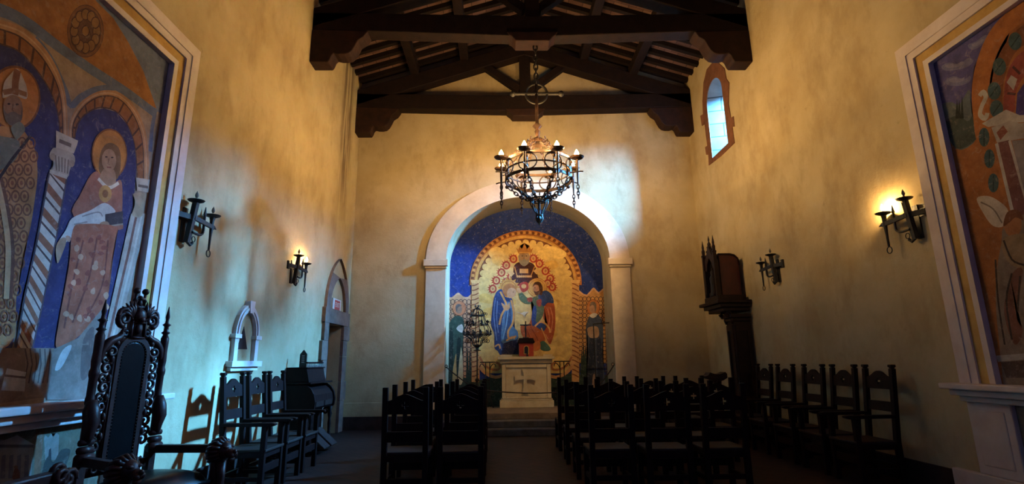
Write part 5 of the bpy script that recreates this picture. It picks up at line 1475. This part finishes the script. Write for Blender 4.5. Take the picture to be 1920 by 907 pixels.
# ------------------------------------------------------------------ tall pedestal and gothic shrine at the right wall
t = thing('shrine_pedestal', 'tall dark wooden pedestal with wide moulded platform at the right wall', 'pedestal', (4.25, 9.74, 0))
PX0, PX1, PY0, PY1 = 4.18, 4.49, 9.42, 9.72
wp(t, 'plinth', PEDW, lambda b: (b.box(PX0 - .10, PX1, PY0 - .10, PY1 + .10, 0, .30), b.box(PX0 - .06, PX1, PY0 - .06, PY1 + .06, .30, .40)), bevel=.012)
wp(t, 'shaft', PEDW, lambda b: b.box(PX0, PX1, PY0, PY1, .40, 2.02), bevel=.01)
for y0, y1 in ((PY0 - .02, PY0),):
    wp(t, 'shaft_panel', PEDW, lambda b: b.plate([(PX0 + .03, .5), (PX1 - .03, .5), (PX1 - .03, 1.95), (PX0 + .03, 1.95)], [[(PX0 + .08, .6), (PX1 - .08, .6), (PX1 - .08, 1.85), (PX0 + .08, 1.85)]], lambda u, v: (u, PY0 - .02, v), lambda u, v: (u, PY0, v)), bevel=.006)
wp(t, 'side_panel', PEDW, lambda b: b.plate([(PY0 + .03, .5), (PY1 - .03, .5), (PY1 - .03, 1.95), (PY0 + .03, 1.95)], [[(PY0 + .08, .6), (PY1 - .08, .6), (PY1 - .08, 1.85), (PY0 + .08, 1.85)]], lambda u, v: (PX0 - .02, u, v), lambda u, v: (PX0, u, v)), bevel=.006)
wp(t, 'capital', PEDW, lambda b: (b.box(PX0 - .03, PX1, PY0 - .03, PY1 + .03, 2.02, 2.08), b.box(PX0 - .07, PX1 + .0, PY0 - .07, PY1 + .07, 2.08, 2.15)), bevel=.012)
for y in (PY0 + .02, PY1 - .02):
    wp(t, 'scroll_bracket', PEDW, lambda b: (b.tube(spiral((PX0 - .06, y, 2.16), .06, .015, PI, 1.3, ((1, 0, 0), (0, 0, 1)), 14), .022, 7), b.tube([(PX0, y, 1.98), (PX0 - .03, y, 2.06)], .025, 7)), True)
wp(t, 'platform', PEDW, lambda b: (b.box(4.02, 4.505, 9.40, 10.12, 2.20, 2.27), b.box(3.96, 4.512, 9.36, 10.19, 2.27, 2.34), b.box(3.90, 4.52, 9.32, 10.26, 2.34, 2.40)), bevel=.014)

t = thing('gothic_shrine', 'dark gothic shrine with pinnacles and red round topped case on the pedestal', 'shrine', (4.2, 9.74, 2.4))
SY0, SY1, SX = 9.47, 10.02, 4.01
wp(t, 'base', PEDW, lambda b: b.box(SX - .06, 4.47, SY0 - .05, SY1 + .05, 2.40, 2.50), bevel=.01)
wp(t, 'case', REDB, lambda b: b.prism([(SX + .06, 2.5), (4.44, 2.5), (4.44, 3.10), (4.42, 3.18), (4.36, 3.24), (4.28, 3.26), (SX + .06, 3.26)], lambda u, v: (u, SY0 + .04, v), lambda u, v: (u, SY1 - .04, v)), bevel=.008)
wp(t, 'case_roof', PEDW, lambda b: b.plate([(4.455, 3.06), (4.455, 3.12), (4.43, 3.20), (4.365, 3.265), (4.28, 3.285), (SX + .05, 3.285), (SX + .05, 3.262), (4.28, 3.262), (4.36, 3.242), (4.422, 3.182), (4.441, 3.10), (4.441, 3.06)], [], lambda u, v: (u, SY0 + .02, v), lambda u, v: (u, SY1 - .02, v)))
cy = (SY0 + SY1) / 2
fo = [(SY0, 2.5), (SY1, 2.5), (SY1, 3.16), (cy + .12, 3.30), (cy, 3.50), (cy - .12, 3.30), (SY0, 3.16)]
fi = [(cy - .15, 2.58), (cy + .15, 2.58), (cy + .15, 3.0), (cy + .10, 3.14), (cy, 3.24), (cy - .10, 3.14), (cy - .15, 3.0)]
wp(t, 'front_arch', PEDW, lambda b: b.plate(fo, [fi], lambda u, v: (SX - .03, u, v), lambda u, v: (SX + .03, u, v)), bevel=.006)
wp(t, 'dark_backing', DARK, lambda b: b.box(SX + .03, SX + .06, SY0 + .02, SY1 - .02, 2.5, 3.24))
for y in (SY0 + .02, SY1 - .02):
    wp(t, 'corner_pinnacle', PEDW, lambda b: (b.box(SX - .055, SX + .005, y - .03, y + .03, 2.5, 3.30), b.lathe([(.045, 3.30), (.05, 3.33), (.03, 3.35), (.035, 3.42), (.02, 3.46), (.025, 3.50), (.008, 3.60), (.002, 3.64)], (SX - .025, y, 0), 8)), bevel=0)
for s in (-1, 1):
    for k in range(4): wp(t, 'crocket', PEDW, lambda b: b.ball((SX - .01, cy + s * (.05 + .06 * k), 3.46 - .075 * k), .024, 7), True)
wp(t, 'finial', PEDW, lambda b: b.lathe([(.03, 3.46), (.035, 3.52), (.012, 3.56), (.02, 3.60), (.003, 3.68)], (SX, cy, 0), 8), True)
for s in (-1, 1): wp(t, 'slender_column', PEDW, lambda b: b.lathe([(.03, 2.5), (.035, 2.55), (.018, 2.58), (.018, 2.96), (.03, 3.0), (.02, 3.02)], (SX - .05, cy + s * .185, 0), 8), True)
wp(t, 'statuette', IRON, lambda b: (b.lathe([(.06, 2.5), (.07, 2.53), (.05, 2.6), (.045, 2.75), (.055, 2.86), (.02, 2.91), (.028, 2.95), (.02, 2.99), (.004, 3.0)], (SX - .0, cy, 0), 10)), True)

t = thing('saddle_stand', 'dark wooden stand with saddle shaped top in front of the tall pedestal', 'stand', (3.68, 9.2, 0))
prof = [(3.54, 1.11), (3.56, 1.135), (3.60, 1.12), (3.66, 1.105), (3.72, 1.105), (3.78, 1.12), (3.82, 1.14), (3.85, 1.11), (3.85, 1.04), (3.78, 1.0), (3.70, .98), (3.645, .95), (3.60, 1.01), (3.48, 1.035), (3.47, 1.07), (3.52, 1.085)]
wp(t, 'saddle_top', PEDW, lambda b: b.prism(prof, lambda u, v: (u, 9.12, v), lambda u, v: (u, 9.34, v)), bevel=.008)
wp(t, 'post', PEDW, lambda b: b.lathe([(.05, .06), (.06, .12), (.035, .2), (.05, .5), (.035, .8), (.05, .99)], (3.73, 9.23, 0), 10), True)
wp(t, 'foot', PEDW, lambda b: (b.box(3.50, 3.96, 9.19, 9.27, 0, .06), b.box(3.69, 3.77, 9.02, 9.44, 0, .06)), bevel=.01)
